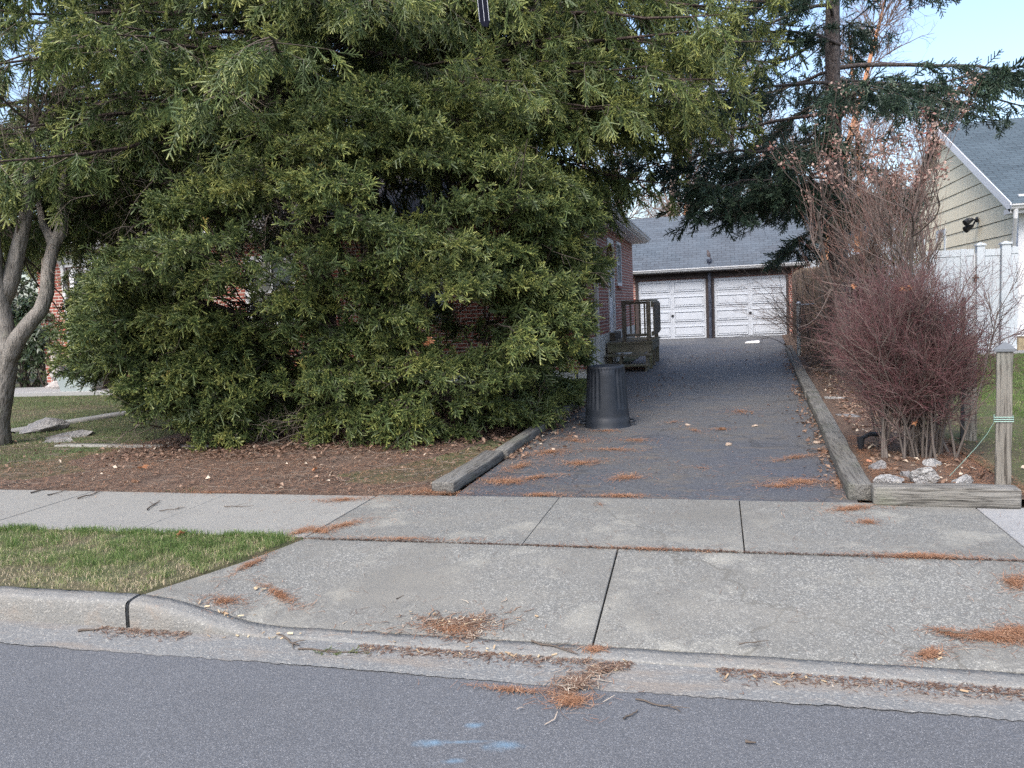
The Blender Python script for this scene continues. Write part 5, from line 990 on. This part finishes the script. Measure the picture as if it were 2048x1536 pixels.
# ------------------------------------------------------------------ bare trees beyond the roofs
def bgtree(x,y,h,lb,m,seed,rad=.22,dense=1.):
    r=np.random.default_rng(seed); T=thing('bare_tree',lb,'tree',(x,y,.1),0,'leafless trees beyond the garage')
    P,R=curves(np.array([[x,y,.0]]),np.array([[r.normal()*.04,0,1.]]),np.array([h]),rad,.05,12,.03,.1,r)
    tm=TM(); tm.tubes(P,R,10,0.); o=tm.build('trunk',m,T); o.location=-T.location
    S,D,_,t,rr=kids(P,R,int(20*dense),.22,.98,.5,1.1,r); L=(1.25-t)*h*.30; P1,R1=curves(S,D,L,rr*.35,.015,9,.12,.4,r)
    tm=TM(); tm.tubes(P1,R1,5,.3)
    P2,R2=curves(*(lambda k:(k[0],k[1]))(kids(P1,R1,8,.2,1,.4,1.,r)),r.uniform(.6,1.6,len(P1)*8),.022,.008,7,.14,.3,r); tm.tubes(P2,R2,4,.4)
    k=kids(P2,R2,5,.15,1,.4,1.,r); P3,R3=curves(k[0],k[1],r.uniform(.3,1.,len(k[0])),.010,.004,5,.16,.2,r); v=inview(P3[:,2],80); tm.tubes(P3[v],R3[v],3,.6)
    k=kids(P3[v],R3[v],3,.2,1,.4,1.,r); P4,R4=curves(k[0],k[1],r.uniform(.2,.6,len(k[0])),.006,.003,4,.16,.1,r); tm.tubes(P4,R4,3,.7)
    o=tm.build('crown',M['bark_far'],T); o.location=-T.location
def at_px(px,v): p=PV(px,500,v); return p[0]
bgtree(at_px(1327,39),39,13,'grey brown leafless trunk behind the garage roof, left of the orange one',M['bark_far'],1,.28)
bgtree(at_px(1362,46),46,15,'orange lit leafless trunk behind the garage roof',M['bark_painted_sun'],2,.26)
bgtree(at_px(1385,43),43,12,'thin leafless tree right of the orange trunk behind the garage',M['bark_far'],3,.17)
bgtree(at_px(1262,42),42,11,'twiggy leafless tree behind the left end of the garage roof',M['bark_far'],4,.15)
bgtree(at_px(1480,44),44,13,'leafless tree behind the right half of the garage roof',M['bark_far'],5,.2)
bgtree(at_px(1633,38),38,14,'orange lit leafless trunk seen past the blue green spruce',M['bark_painted_sun'],6,.26)
bgtree(at_px(1712,40),40,13,'orange lit leafless tree between the spruce and the cream house',M['bark_painted_sun'],7,.2)
bgtree(at_px(1575,48),48,14,'leafless tree far behind the blue green spruce, left of its trunk',M['bark_far'],8,.2)
bgtree(at_px(1170,45),45,13,'leafless tree behind the brick house roof',M['bark_far'],9,.2)
bgtree(at_px(700,40),40,14,'leafless tree far behind the two spruce trunks',M['bark_far'],10,.22)
bgtree(at_px(1830,48),48,11,'leafless tree above the far end of the cream house roof',M['bark_far'],12,.17)
# ------------------------------------------------------------------ grass
def inpoly(x,y,poly):
    c=np.zeros(len(x),bool); n=len(poly)
    for i in range(n):
        x0,y0=poly[i]; x1,y1=poly[(i+1)%n]; k=((y0>y)!=(y1>y))&(x<(x1-x0)*(y-y0)/(y1-y0+1e-12)+x0); c^=k
    return c
def nz2(x,y,s,seed):
    r=np.random.default_rng(seed); o=0*x
    for i in range(9):
        a=r.uniform(0,2*PI); f=s*r.uniform(.6,2.2); o+=np.sin((x*math.cos(a)+y*math.sin(a))*f+r.uniform(0,6.28))
    return o/4.5
def blades(name,x,y,z,h,w,tone,mt,label,cat='grass',lean=.6,r=rng,T=None):
    n=len(x); a=r.uniform(0,2*PI,n); ld=np.stack([np.cos(a),np.sin(a),0*a],-1); b=r.uniform(0,2*PI,n); wd=np.stack([np.cos(b),np.sin(b),0*b],-1)*(w*.5)[:,None]
    B=np.stack([x,y,z],-1); l=r.uniform(.1,1,n)*lean; mid=B+ld*(h*l*.35)[:,None]+UPZ*(h*.6)[:,None]; tip=B+ld*(h*l)[:,None]+UPZ*(h*(1-.45*l))[:,None]
    tm=TM(); V=np.stack([B-wd,B+wd,mid+wd*.7,mid-wd*.7],1); t=np.clip(tone,0,1); tm.quads(V,np.repeat(t,4)); tm.tris(np.stack([mid-wd*.7,mid+wd*.7,tip],1),np.repeat(t,3))
    o=tm.build(name,M[mt]); return tag(o,label,cat,kind='stuff')
r=np.random.default_rng(91)
vp=[(-14,3.55),(-3.06,3.55),(-2.95,3.75),(-2.66,4.55),(-14,4.55)]
n=62000; x=-2.6-r.random(n)**1.3*5.8; y=r.uniform(3.53,4.62,n); k=inpoly(x,y,vp)&inview(np.stack([x,y,0*x+.17],-1),320); x,y=x[k],y[k]
cov=.45*nz2(x,y,5,1)+.6*nz2(x,y,17,2)+.35*nz2(x,y,45,12)+(y-4.05)*.5; k=(cov>-.3)|(r.random(len(x))<.3); x,y,cov=x[k],y[k],cov[k]; n=len(x)
tone=np.clip(.56-cov*.40+r.normal(size=n)*.22+np.where(y<3.75,.2,0),0,1)
blades('grass',x,y,.152+.02*(y-3.55),r.uniform(.012,.045,n)*(1+.6*np.clip(cov,-.5,1)+.35*nz2(x,y,30,3)),r.uniform(.002,.0038,n),tone,'grassm','green and straw coloured grass on the strip between kerb and sidewalk',r=r,lean=1.3)
# clumps along the sidewalk edge
n=2600; cx=r.choice([-3.55,-3.9,-3.1,-4.9,-4.3,-2.9],n)+r.normal(size=n)*.09; cy=4.55+r.normal(size=n)*.035; 
blades('grass',cx,cy,0*cx+.165,r.uniform(.03,.065,n),r.uniform(.003,.005,n),np.clip(r.normal(size=n)*.15+.2,0,1),'grassm','taller green grass tufts overhanging the near sidewalk edge',r=r,lean=1.2)
# left lawn
n=170000; x=r.uniform(-17,-2.2,n); y=5.75+r.random(n)**1.2*9; k=inview(np.stack([x,y,0*x+.17],-1),200); x,y=x[k],y[k]
bedf=((x+4.6)/3.4)**2+((y-8.7)/3.0)**2; cov=nz2(x,y,1.6,5)+.5*nz2(x,y,7,6); edge=(y>6.4+.25*cov)&(x<-6.75+.25*(y-8)+.4*cov)|((y>10.5)&(x<-6.3)); k=(edge&((cov>-.7)|(r.random(len(x))<.5)))|((cov>1.2)&(x<-2.3)&(y<8)&(r.random(len(x))<.5)); k&=~((y>13.7)&(x<-9.5)); k&=~(x>-2.2)
gp1=np.array(G(10,868)[:2]); gp2=np.array(G(335,815)[:2]); dd=gp2-gp1; tt=((x-gp1[0])*dd[0]+(y-gp1[1])*dd[1])/(dd@dd); dist=np.abs((x-gp1[0])*dd[1]-(y-gp1[1])*dd[0])/np.linalg.norm(dd); k&=~((dist<.2)&(tt>-.02)&(tt<1.1))
x,y,cov=x[k],y[k],cov[k]; n=len(x); tone=np.clip(.45-cov*.28+r.normal(size=n)*.2,0,1)
blades('grass',x,y,lawnz(x,y)-.006,r.uniform(.02,.05,n),r.uniform(.004,.008,n),tone,'lawnm','thin patchy winter grass on the left lawn',r=r,lean=1.2)
n=6000; x=r.uniform(-2.9,-2.15,n); y=r.uniform(10.5,15.5,n); tone=np.clip(r.normal(size=n)*.2+.35,0,1); blades('grass',x,y,lawnz(x,y)-.005,r.uniform(.02,.05,n),r.uniform(.006,.009,n),tone,'grassm','small patch of grass between thicket and driveway timber',r=r,lean=1)
grid('lawn',np.linspace(-3.4,-2.02,8),np.linspace(10,24,30),lambda x,y:lawnz(x,y)-.0015+.003,M['lawn'])
# right lawn
n=120000; x=r.uniform(1.9,8.5,n); y=5.8+r.random(n)**1.1*13; k=inview(np.stack([x,y,0*x+.17],-1),200)&(x>2.05+.10*np.sin(y*2)+np.where(y>9,.6,0))&~((y>18.7)&(x>4.5)); x,y=x[k],y[k]; n=len(x); cov=nz2(x,y,2.5,7)+.5*nz2(x,y,9,8)
edge=np.clip((x-2.05)/.6,0,1); tone=np.clip(.22-cov*.16+r.normal(size=n)*.16+(1-edge)*.35,0,1); k=(r.random(n)<.35+.65*edge); 
blades('grass',x[k],y[k],lawnz(x,y)[k]-.006,r.uniform(.03,.065,k.sum()),r.uniform(.004,.009,k.sum()),tone[k],'grassm','dense green grass of the right hand lawn behind the wooden posts',r=r,lean=.9)
grid('lawn',np.linspace(1.98,3.1,8),np.linspace(5.75,19,40),lambda x,y:lawnz(x,y)+.022,M['lawn'])
# ------------------------------------------------------------------ litter
def needles(name,pts,z,L,w,label,mt='needles',tonec=.4,r=rng,yawbias=None,spread=1.):
    """flat lying thin strips; pts (n,2)"""
    n=len(pts); a=r.uniform(0,PI,n) if yawbias is None else yawbias+r.normal(size=n)*spread
    d=np.stack([np.cos(a),np.sin(a),r.normal(size=n)*.12],-1); s=np.stack([-np.sin(a),np.cos(a),0*a],-1)*(w*.5)[:,None]; c=np.stack([pts[:,0],pts[:,1],z+.002+r.random(n)*.008],-1); h=d*(L*.5)[:,None]
    bend=s*r.normal(size=n)[:,None]*4; c2=c+bend
    V=np.concatenate([np.stack([c-h-s,c-h+s,c2+s,c2-s],1),np.stack([c2-s,c2+s,c+h+s*.6,c+h-s*.6],1)]); t=np.clip(tonec+r.normal(size=n)*.28,0,1)
    tm=TM(); tm.quads(V,np.repeat(np.concatenate([t,t]),4)); o=tm.build(name,M[mt]); return tag(o,label,'litter',kind='stuff')
def blob(px,py,sx,sy,n,z,r,slope=0.):
    """needle drift centred at a photo spot, half sizes in photo px"""
    a=r.uniform(0,2*PI,n); q=np.abs(r.normal(size=n))*.5*(1+1.6*(r.random(n)<.25)); X=px+np.cos(a)*q*sx; Y=py+np.sin(a)*q*sy+slope*(np.cos(a)*q*sx)+ np.sin(X*.05)*sy*.15
    return np.array([G(a_,b_,z)[:2] for a_,b_ in zip(X,Y)])
r=np.random.default_rng(123)
D=[] # driveway drifts
for (px,py,sx,sy,n,sl) in [(1010,962,75,10,900,-.05),(1070,955,60,5,300,-.1),(1252,955,48,8,420,-.1),(1245,992,70,4,380,0),(1080,990,60,4,300,0),(1160,925,80,10,700,-.05),(1100,905,90,12,700,-.1),(1230,900,70,5,420,0),(1040,930,55,12,520,-.3),(1150,880,90,10,500,0),(1270,880,60,5,300,0),(1210,862,55,4,280,.02),(1390,860,30,6,140,.3),(1440,858,30,4,120,0),(1590,915,80,6,380,-.12),(1600,965,90,10,700,-.02),(1560,972,60,5,260,0),(1480,824,45,8,380,0),(1345,845,25,4,110,-.1),(1400,935,60,12,60,0),(1330,1000,200,3,260,.015),(1560,1004,120,3,140,.01),(1680,960,25,30,380,.3),(1650,900,20,25,180,.3),(1140,870,60,16,220,0)]:
    D.append(blob(px,py,sx,sy,n,.17,r,sl))
P=np.vstack(D); k=(P[:,1]>5.77)&(P[:,0]>-1.99)&(P[:,0]<1.25); P=P[k]; n=len(P)
needles('pine_needle_litter',P,.170,r.uniform(.03,.085,n),r.uniform(.0016,.003,n),'drifts of orange pine needles on the dark driveway',r=r)
n=11000; P=np.stack([r.uniform(-2,1.3,n),5.8+r.random(n)**1.7*13],-1); dens=nz2(P[:,0],P[:,1],2.2,31); P=P[(dens>.1)&(r.random(n)<.7)]; n=len(P); needles('pine_needle_litter',P,.170,r.uniform(.015,.05,n),r.uniform(.0016,.0035,n),'thin scatter of brown needles and debris over the driveway',mt='leaves',tonec=.25,r=r)
D=[]
for (px,py,sx,sy,n,sl) in [(690,1050,70,8,420,-.18),(640,1062,40,7,320,0),(1840,1113,110,4,800,.03),(1700,1018,60,7,600,-.05),(1735,1045,25,5,160,0),(2030,1150,35,14,420,0),(1990,1270,80,9,750,.05),(2030,1262,40,12,500,0),(1860,1293,28,7,240,-.2),(1900,1262,50,4,200,.1),(560,1190,50,9,330,.35),(450,1210,60,9,260,-.1),(1190,1278,25,5,160,0),(1300,1098,200,2.5,240,.03),(800,1078,200,2.5,240,.02),(900,1240,95,14,500,0),(1140,1370,40,14,420,0),(600,1065,50,6,260,-.3),(500,1120,60,6,260,-.45),(690,1000,80,7,500,-.02),(860,985,90,7,800,.02),(420,985,160,4,380,0),(1020,1350,120,4,150,.08),(1200,1010,8,3,20,0)]:
    D.append(blob(px,py,sx,sy,n,.17 if py<1180 else .07,r,sl))
P=np.vstack(D); 
def surfz(x,y):
    return np.where(y>4.58,.171,np.where(y>3.55,np.minimum(az(x,y),.17)+.001,np.where(y>3.43,hk(x),.006)))
n=len(P); zz=surfz(P[:,0],P[:,1]); k=~((P[:,0]<-3.0)&(P[:,1]<3.56)); P,zz=P[k],zz[k]; n=len(P)
needles('pine_needle_litter',P,zz,r.uniform(.03,.09,n),r.uniform(.0012,.0024,n),'orange pine needles in the joints and drifts of the sidewalk and apron',r=r)
n=1500; P=np.stack([r.uniform(-6,3,n),3.46+r.random(n)*2.25],-1); P=P[(P[:,0]>-2.6)|(P[:,1]>4.6)]; n=len(P); needles('pine_needle_litter',P,surfz(P[:,0],P[:,1]),r.uniform(.02,.07,n),r.uniform(.001,.002,n),'loose single needles strewn thinly over the concrete',mt='leaves',tonec=.35,r=r)
n=2600; P=np.stack([r.uniform(-2.6,4,n),4.573+r.normal(size=n)*.006],-1); needles('joint_debris',P,.166,r.uniform(.008,.035,n),r.uniform(.002,.005,n),'dark crumbs filling the joint between apron and sidewalk',mt='leaves',tonec=.0,r=r)
# debris in the gutter
n=3600; P=np.stack([r.uniform(-3.2,2.2,n),3.42-np.abs(r.normal(size=n))*.05],-1); k=nz2(P[:,0],P[:,1]*.2,5,77)>-.3; P=P[k]; n=len(P); needles('gutter_debris',P,.008,r.uniform(.006,.04,n),r.uniform(.002,.006,n),'reddish brown crumbs and bits lying along the gutter',mt='leaves',tonec=.45,r=r)
# bed litter: needles and leaves under the spruce
n=60000; x=-2.1-r.random(n)*9; y=5.70+r.random(n)*4.4; k=((x>-6.9+.25*(y-8)+.3*nz2(x,y,1.6,5))|(y<6.45+.25*nz2(x,y,1.6,5)))&(y>5.70)&(y<8.6+(x+5)*.25)&inview(np.stack([x,y,0*x+.17],-1),10)&(nz2(x,y,4,44)>-.75); P=np.stack([x,y],-1)[k]; n=len(P)
needles('pine_needle_litter',P,lawnz(P[:,0],P[:,1])+.020,r.uniform(.02,.07,n),r.uniform(.002,.004,n),'reddish brown needles covering the soil under the spruce',mt='leaves',tonec=.5,r=r)
needles('pine_needle_litter',P[::2]+.01,lawnz(P[::2,0],P[::2,1])+.024,r.uniform(.03,.07,len(P[::2])),r.uniform(.0016,.0028,len(P[::2])),'orange tinted needles on top of the brown litter before the spruce',tonec=.3,r=r)
def leafpile(name,x,y,z,s,label,r,tonec=.4,mt='leaves'):
    n=len(x); a=r.uniform(0,2*PI,n); d=np.stack([np.cos(a),np.sin(a),r.normal(size=n)*.35],-1); e=np.stack([-np.sin(a),np.cos(a),r.normal(size=n)*.35],-1); c=np.stack([x,y,z+s*.25],-1); u=UPZ*(s*r.uniform(-.1,.35,n))[:,None]; S=s[:,None]
    V1=np.stack([c-d*S*.5,c-e*S*.32+u,c+d*S*.15+u*.2,c+d*S*0-u*.1],1); 
    V=np.concatenate([np.stack([c-d*S*.5,c-e*S*.33+u,c+d*S*.5,c-u*.3],1),np.stack([c-d*S*.5,c-u*.3,c+d*S*.5,c+e*S*.33+u],1)]); t=np.clip(tonec+r.normal(size=n)*.25,0,1)
    tm=TM(); tm.quads(V,np.repeat(np.concatenate([t,t]),4)); return tag(tm.build(name,M[mt]),label,'leaves',kind='stuff')
n=5200; x=r.uniform(-6.4,-2.1,n); y=r.uniform(6.9,10.4,n); k=(y>7.0+(x+4.8)*.36+r.normal(size=n)*.35)&(x<-2.12); x,y=x[k],y[k]; leafpile('dry_leaves',x,y,lawnz(x,y)+.026,r.uniform(.03,.065,len(x)),'dark red brown dead leaves under the low spruce branches',r,.32)
n=420; x=r.uniform(-8.5,-2.2,n); y=5.8+r.random(n)*2.2; leafpile('dry_leaves',x,y,lawnz(x,y)+.026,r.uniform(.025,.055,n),'scattered pale dead leaves on the soil beside the sidewalk',r,.6)
n=900; x=-2.1+.2*r.normal(size=n)**2*.4+.12; y=r.uniform(7.2,14,n); leafpile('dry_leaves',x,y,np.full(n,.172),r.uniform(.03,.06,n),'dead leaves gathered along the left driveway edge',r,.6)
n=2300; y=5.95+r.random(n)*17; x=DR(y)+.28+np.abs(r.normal(size=n))*.42; k=(x<2.9); x,y=x[k],y[k]; leafpile('dry_leaves',x,y,np.full(len(x),.205),r.uniform(.025,.06,len(x)),'pale and brown dead leaves behind the right hand timber',r,.62)
n=900; y=6.2+r.random(n)*16; x=DR(y)+.03-np.abs(r.normal(size=n))*.10; k=nz2(x*0,y,3,9)>-.2; x,y=x[k],y[k]; leafpile('dry_leaves',x,y,np.full(len(x),.170),r.uniform(.02,.055,len(x)),'dead leaves and crumbs along the right driveway edge',r,.45)
n=9000; x=1.0+r.random(n)*1.05; y=5.88+r.random(n)*2.4; k=x>DR(y)+.2; P=np.stack([x,y],-1)[k]; n=len(P); needles('pine_needle_litter',P,.205+.0*P[:,0],r.uniform(.03,.08,n),r.uniform(.0018,.003,n),'red brown pine needles around the rocks and bush base',tonec=.2,r=r)
n=1500; x=r.uniform(-1.9,1.9,n); y=6.5+r.random(n)**.8*17; k=nz2(x,y,1.6,3)>.15; x,y=x[k],y[k]; leafpile('dry_leaves',x,y,np.full(len(x),.170),r.uniform(.015,.045,len(x)),'small dark leaf bits strewn over the driveway',r,.2)
n=500; p=np.array([PV(a,b,16.95) for a,b in [(1250,728)]])[0]; x=r.uniform(-2.3,-1.5,n); y=r.uniform(16.9,17.8,n); leafpile('dry_leaves',x,y,np.full(n,.17),r.uniform(.03,.06,n),'brown leaves heaped under the stoop steps',r,.3)
# wood-chip and twig heaps on the apron
def chips(name,P,zz,s,label,r): 
    n=len(P); a=r.uniform(0,PI,n); d=np.stack([np.cos(a),np.sin(a),r.normal(size=n)*.2],-1)*(s*.5)[:,None]; e=np.stack([-np.sin(a),np.cos(a),r.normal(size=n)*.3],-1)*(s*.16)[:,None]; c=np.stack([P[:,0],P[:,1],zz+.004+r.random(n)*.01],-1)
    V=np.stack([c-d-e,c+d-e*.6,c+d+e,c-d+e*.7],1); Vt=V+UPZ*.003; side=np.concatenate([np.stack([V[:,i],V[:,(i+1)%4],Vt[:,(i+1)%4],Vt[:,i]],1) for i in range(4)]); t=np.clip(r.normal(size=n)*.3+.4,0,1)
    tm=TM(); tm.quads(Vt,np.repeat(t,4)); tm.quads(side,np.repeat(np.tile(t,4),4)); return tag(tm.build(name,M['chips']),label,'chips',kind='stuff')
P=np.vstack([blob(915,1238,90,15,520,.06,r),blob(945,1262,30,14,80,.05,r)]); n=len(P); 
needles('needle_heap',P,surfz(P[:,0],P[:,1]),r.uniform(.02,.07,n),r.uniform(.003,.007,n),'heap of brown bark shreds and needles on the apron',mt='leaves',tonec=.62,r=r)
P=np.vstack([blob(1150,1370,45,18,260,.0,r,-.2),blob(1200,1345,50,10,130,.0,r,-.2)]); needles('needle_heap',P,np.full(len(P),.008),r.uniform(.03,.11,len(P)),r.uniform(.002,.005,len(P)),'untidy heap of bark shreds and twigs on the gutter edge',mt='leaves',tonec=.6,r=r)
P=np.vstack([blob(450,1215,60,12,26,.1,r),blob(515,1165,20,6,8,.13,r),blob(1000,1300,300,12,46,.03,r,.07),blob(1600,1360,300,12,18,.01,r,.08),blob(530,1275,120,8,26,.01,r,.03),blob(900,1240,90,15,26,.05,r),blob(1880,1300,60,8,6,.06,r)]); P=P[::2]; chips('wood_chips',P,surfz(P[:,0],P[:,1]),r.uniform(.010,.032,len(P)),'pale wood chips strewn on apron and gutter',r)
n=420; x=-2.15-r.random(n)**1.2*6.5; y=5.85+r.random(n)*2.6; a_=r.uniform(0,PI,n); P0=np.stack([x,y,lawnz(x,y)+.028],-1); P1_,R1_=curves(P0,np.stack([np.cos(a_),np.sin(a_)*.6,0*a_],-1),r.uniform(.06,.35,n),r.uniform(.0015,.004,n),.001,7,.16,0,r); P1_[:,:,2]=lawnz(P1_[:,:,0],P1_[:,:,1])+.024+np.abs(r.normal(size=(n,7)))*.008; P1_[:,:,0]=np.minimum(P1_[:,:,0],-2.14); P1_[:,:,1]=np.maximum(P1_[:,:,1],5.75)
tm=TM(); tm.tubes(P1_,R1_,4,r.uniform(.2,1,n)); tag(tm.build('twig_litter',M['twig']),'fine dead twigs scattered over the soil in front of the spruce thicket','twigs',kind='stuff')
# individual sticks
def stick(p,q,rad,label,n=7,m='twig',br=2,zo=.0):
    p=np.array(p);q=np.array(q); L=np.linalg.norm(q-p); r=np.random.default_rng(int(abs(p[0]*1000)+abs(p[1]*77))); t=np.linspace(0,1,n)[:,None]; P=p*(1-t)+q*t; P[:,:2]+=np.cumsum(r.normal(size=(n,2))*L*.035,0); P[:,2]+=rad+zo+np.abs(r.normal(size=n))*.003
    o=thing('stick',label,'stick',tuple(p)); tm=TM(); tm.tubes((P-p)[None],(rad*(1-.6*t[:,0]))[None],6,.25)
    if br:
        S,D,_,_,rr=kids((P-p)[None],np.full((1,n),rad),br,.3,.9,.4,1.,r); D[:,2]=np.abs(D[:,2])*.2; B,BR=curves(S,nrm(D),r.uniform(.1,.3,br)*L*1.2,rad*.6,rad*.25,5,.1,0,r); tm.tubes(B,BR,5,.3)
    tm.build('wood',M[m],o); return o
for (a,b,c,d,z,rad,lb) in [(58,988,165,966,.172,.007,'forked dark stick across the far sidewalk edge at far left'),(95,992,130,983,.172,.006,'short reddish stick beside the forked one at far left'),(155,998,195,985,.172,.007,'thick dark twig piece lying near the second sidewalk joint'),(0,975,40,964,.175,.008,'brown stick on the soil at the left frame edge'),(288,1022,312,1004,.172,.006,'short bent twig standing out on the pale sidewalk middle'),(318,1024,385,1014,.172,.004,'long thin arched twig on the pale sidewalk'),(450,1013,515,1012,.172,.0035,'thin straight twig on the sidewalk before the spruce'),(540,982,640,976,.178,.006,'long stick lying along the far sidewalk edge under the spruce'),(265,907,335,905,.185,.008,'grey stick on the bare soil left of the spruce'),(1270,1402,1370,1418,.003,.004,'pale bent twig on the road asphalt'),(1250,1440,1278,1425,.003,.004,'small curved twig on the road nearer the camera'),(1490,1487,1512,1490,.003,.006,'tiny dark twig lying alone on the road'),(1875,1262,1940,1272,.09,.005,'thin twig poking out of the needle drift on the right apron'),(1070,1284,1150,1310,.02,.005,'long red brown twig lying across the kerb lip'),(600,1300,740,1306,.006,.005,'twig with a few green needles lying in the gutter'),(555,1272,620,1290,.006,.007,'brown bark stick in the gutter left of the green twig'),(790,1200,805,1192,.11,.004,'small dark twig alone on the apron'),(155,1265,190,1262,.006,.008,'chunky reddish stick in the left gutter'),(1480,1290,1540,1284,.05,.003,'thin brown twig on the right half of the apron')]:
    p=G(a,b,z); q=G(c,d,z); stick(p,q,rad,lb)
P=np.array([G(x,1303-(x-600)*.0+4*math.sin(x*.2),.01) for x in np.linspace(625,735,26)]); tm=TM(); X=np.tile(nrm(np.array([[1.,-.2,.05]])),(26,1))+r.normal(size=(26,3))*.35; place(tm,None,HED,P,nrm(X),np.tile(UPZ,(26,1)),np.full(26,.22),np.full(26,.2),r); o=tm.build('spruce_sprig',M['hedge']); tag(o,'green spruce sprig dropped in the gutter before the apron','sprig')
# orange oak leaves
def oak(c,s,label,n=3,seed=0,tilt=.5):
    r=np.random.default_rng(seed); T=thing('oak_leaf',label,'leaf',tuple(c),r.uniform(0,6)); 
    for k in range(n):
        A=np.linspace(-PI,PI,29)[:-1]; rad=s*(.55+.35*np.cos(A*1.0)*.3+.25*np.sin(A*7+k)); V=[(0,0,0)]+[(rad[i]*1.35*math.cos(a),rad[i]*.8*math.sin(a),.25*s*math.sin(a*2+k)+.1*s*r.normal()*.4) for i,a in enumerate(A)]
        rot=Matrix.Rotation(r.uniform(0,6),3,'Z')@Matrix.Rotation(tilt+r.normal()*.4,3,'X'); off=Vector(r.normal(size=3)*s*.35) if n>1 else Vector((0,0,0)); V=[rot@Vector(v)+off for v in V]
        me=bpy.data.meshes.new('blade'); me.from_pydata(V,[],[(0,i+1,(i+1)%28+1) for i in range(28)]); link('blade',me,M['oak'],T)
    return T
oak(PV(1815,575,7.0),.036,'cluster of curled orange oak leaves caught high in the red twigged bush',4,1,1.2)
oak(PV(1710,572,7.15),.028,'pale orange curled leaf hanging at the upper left of the red twigged bush',2,2,1.2)
oak(PV(1830,845,7.0),.05,'single orange oak leaf caught low in the stems of the red twigged bush',1,3,1.)
oak(np.array(G(285,940,.19))+[0,0,.03],.06,'orange oak leaf lying on the bare soil left of the spruce',1,4,.3)
oak(np.array(G(362,1076,.17))+[0,0,.035],.05,'orange leaf standing in the grass strip by the kerb',1,5,.9)
oak(np.array(G(630,944,.19))+[0,0,.03],.05,'reddish oak leaf on the litter in front of the spruce',1,6,.4)
oak(PV(858,680,7.1),.05,'pinkish dry leaf tuft caught in the front of the thicket',3,7,1.)
# ------------------------------------------------------------------ light, world, render
SUN_EL=math.radians(50); SUN_AZ=math.radians(-165)   # measured from +Y clockwise; behind the camera to the left
wd=bpy.data.worlds.new('World'); scene.world=wd; wd.use_nodes=True; nt=wd.node_tree; sky=nt.nodes.new('ShaderNodeTexSky'); sky.sky_type='NISHITA'; sky.sun_disc=False; sky.sun_elevation=SUN_EL; sky.sun_rotation=SUN_AZ; sky.air_density=1.0; sky.dust_density=3.; sky.ozone_density=1.3
nt.links.new(sky.outputs[0],nt.nodes['Background'].inputs['Color']); nt.nodes['Background'].inputs['Strength'].default_value=.12
sl_=bpy.data.lights.new('sun','SUN'); sl_.energy=1.1; sl_.angle=math.radians(28); sl_.color=(1,.98,.96); so=bpy.data.objects.new('sun',sl_); COL.objects.link(so)
sd=Vector((math.sin(SUN_AZ)*math.cos(SUN_EL),math.cos(SUN_AZ)*math.cos(SUN_EL),math.sin(SUN_EL))); so.rotation_euler=sd.to_track_quat('Z','Y').to_euler(); so.location=(0,0,20)
vs_=scene.view_settings; vs_.view_transform='Standard'; vs_.look='None'; vs_.gamma=1; vs_.exposure=1.66
scene.cycles.debug_use_compact_bvh=True; scene.cycles.max_bounces=4; scene.cycles.diffuse_bounces=3; scene.cycles.glossy_bounces=2; scene.cycles.transmission_bounces=2; scene.cycles.transparent_max_bounces=4; scene.cycles.use_denoising=False
print('objects',len(scene.objects))
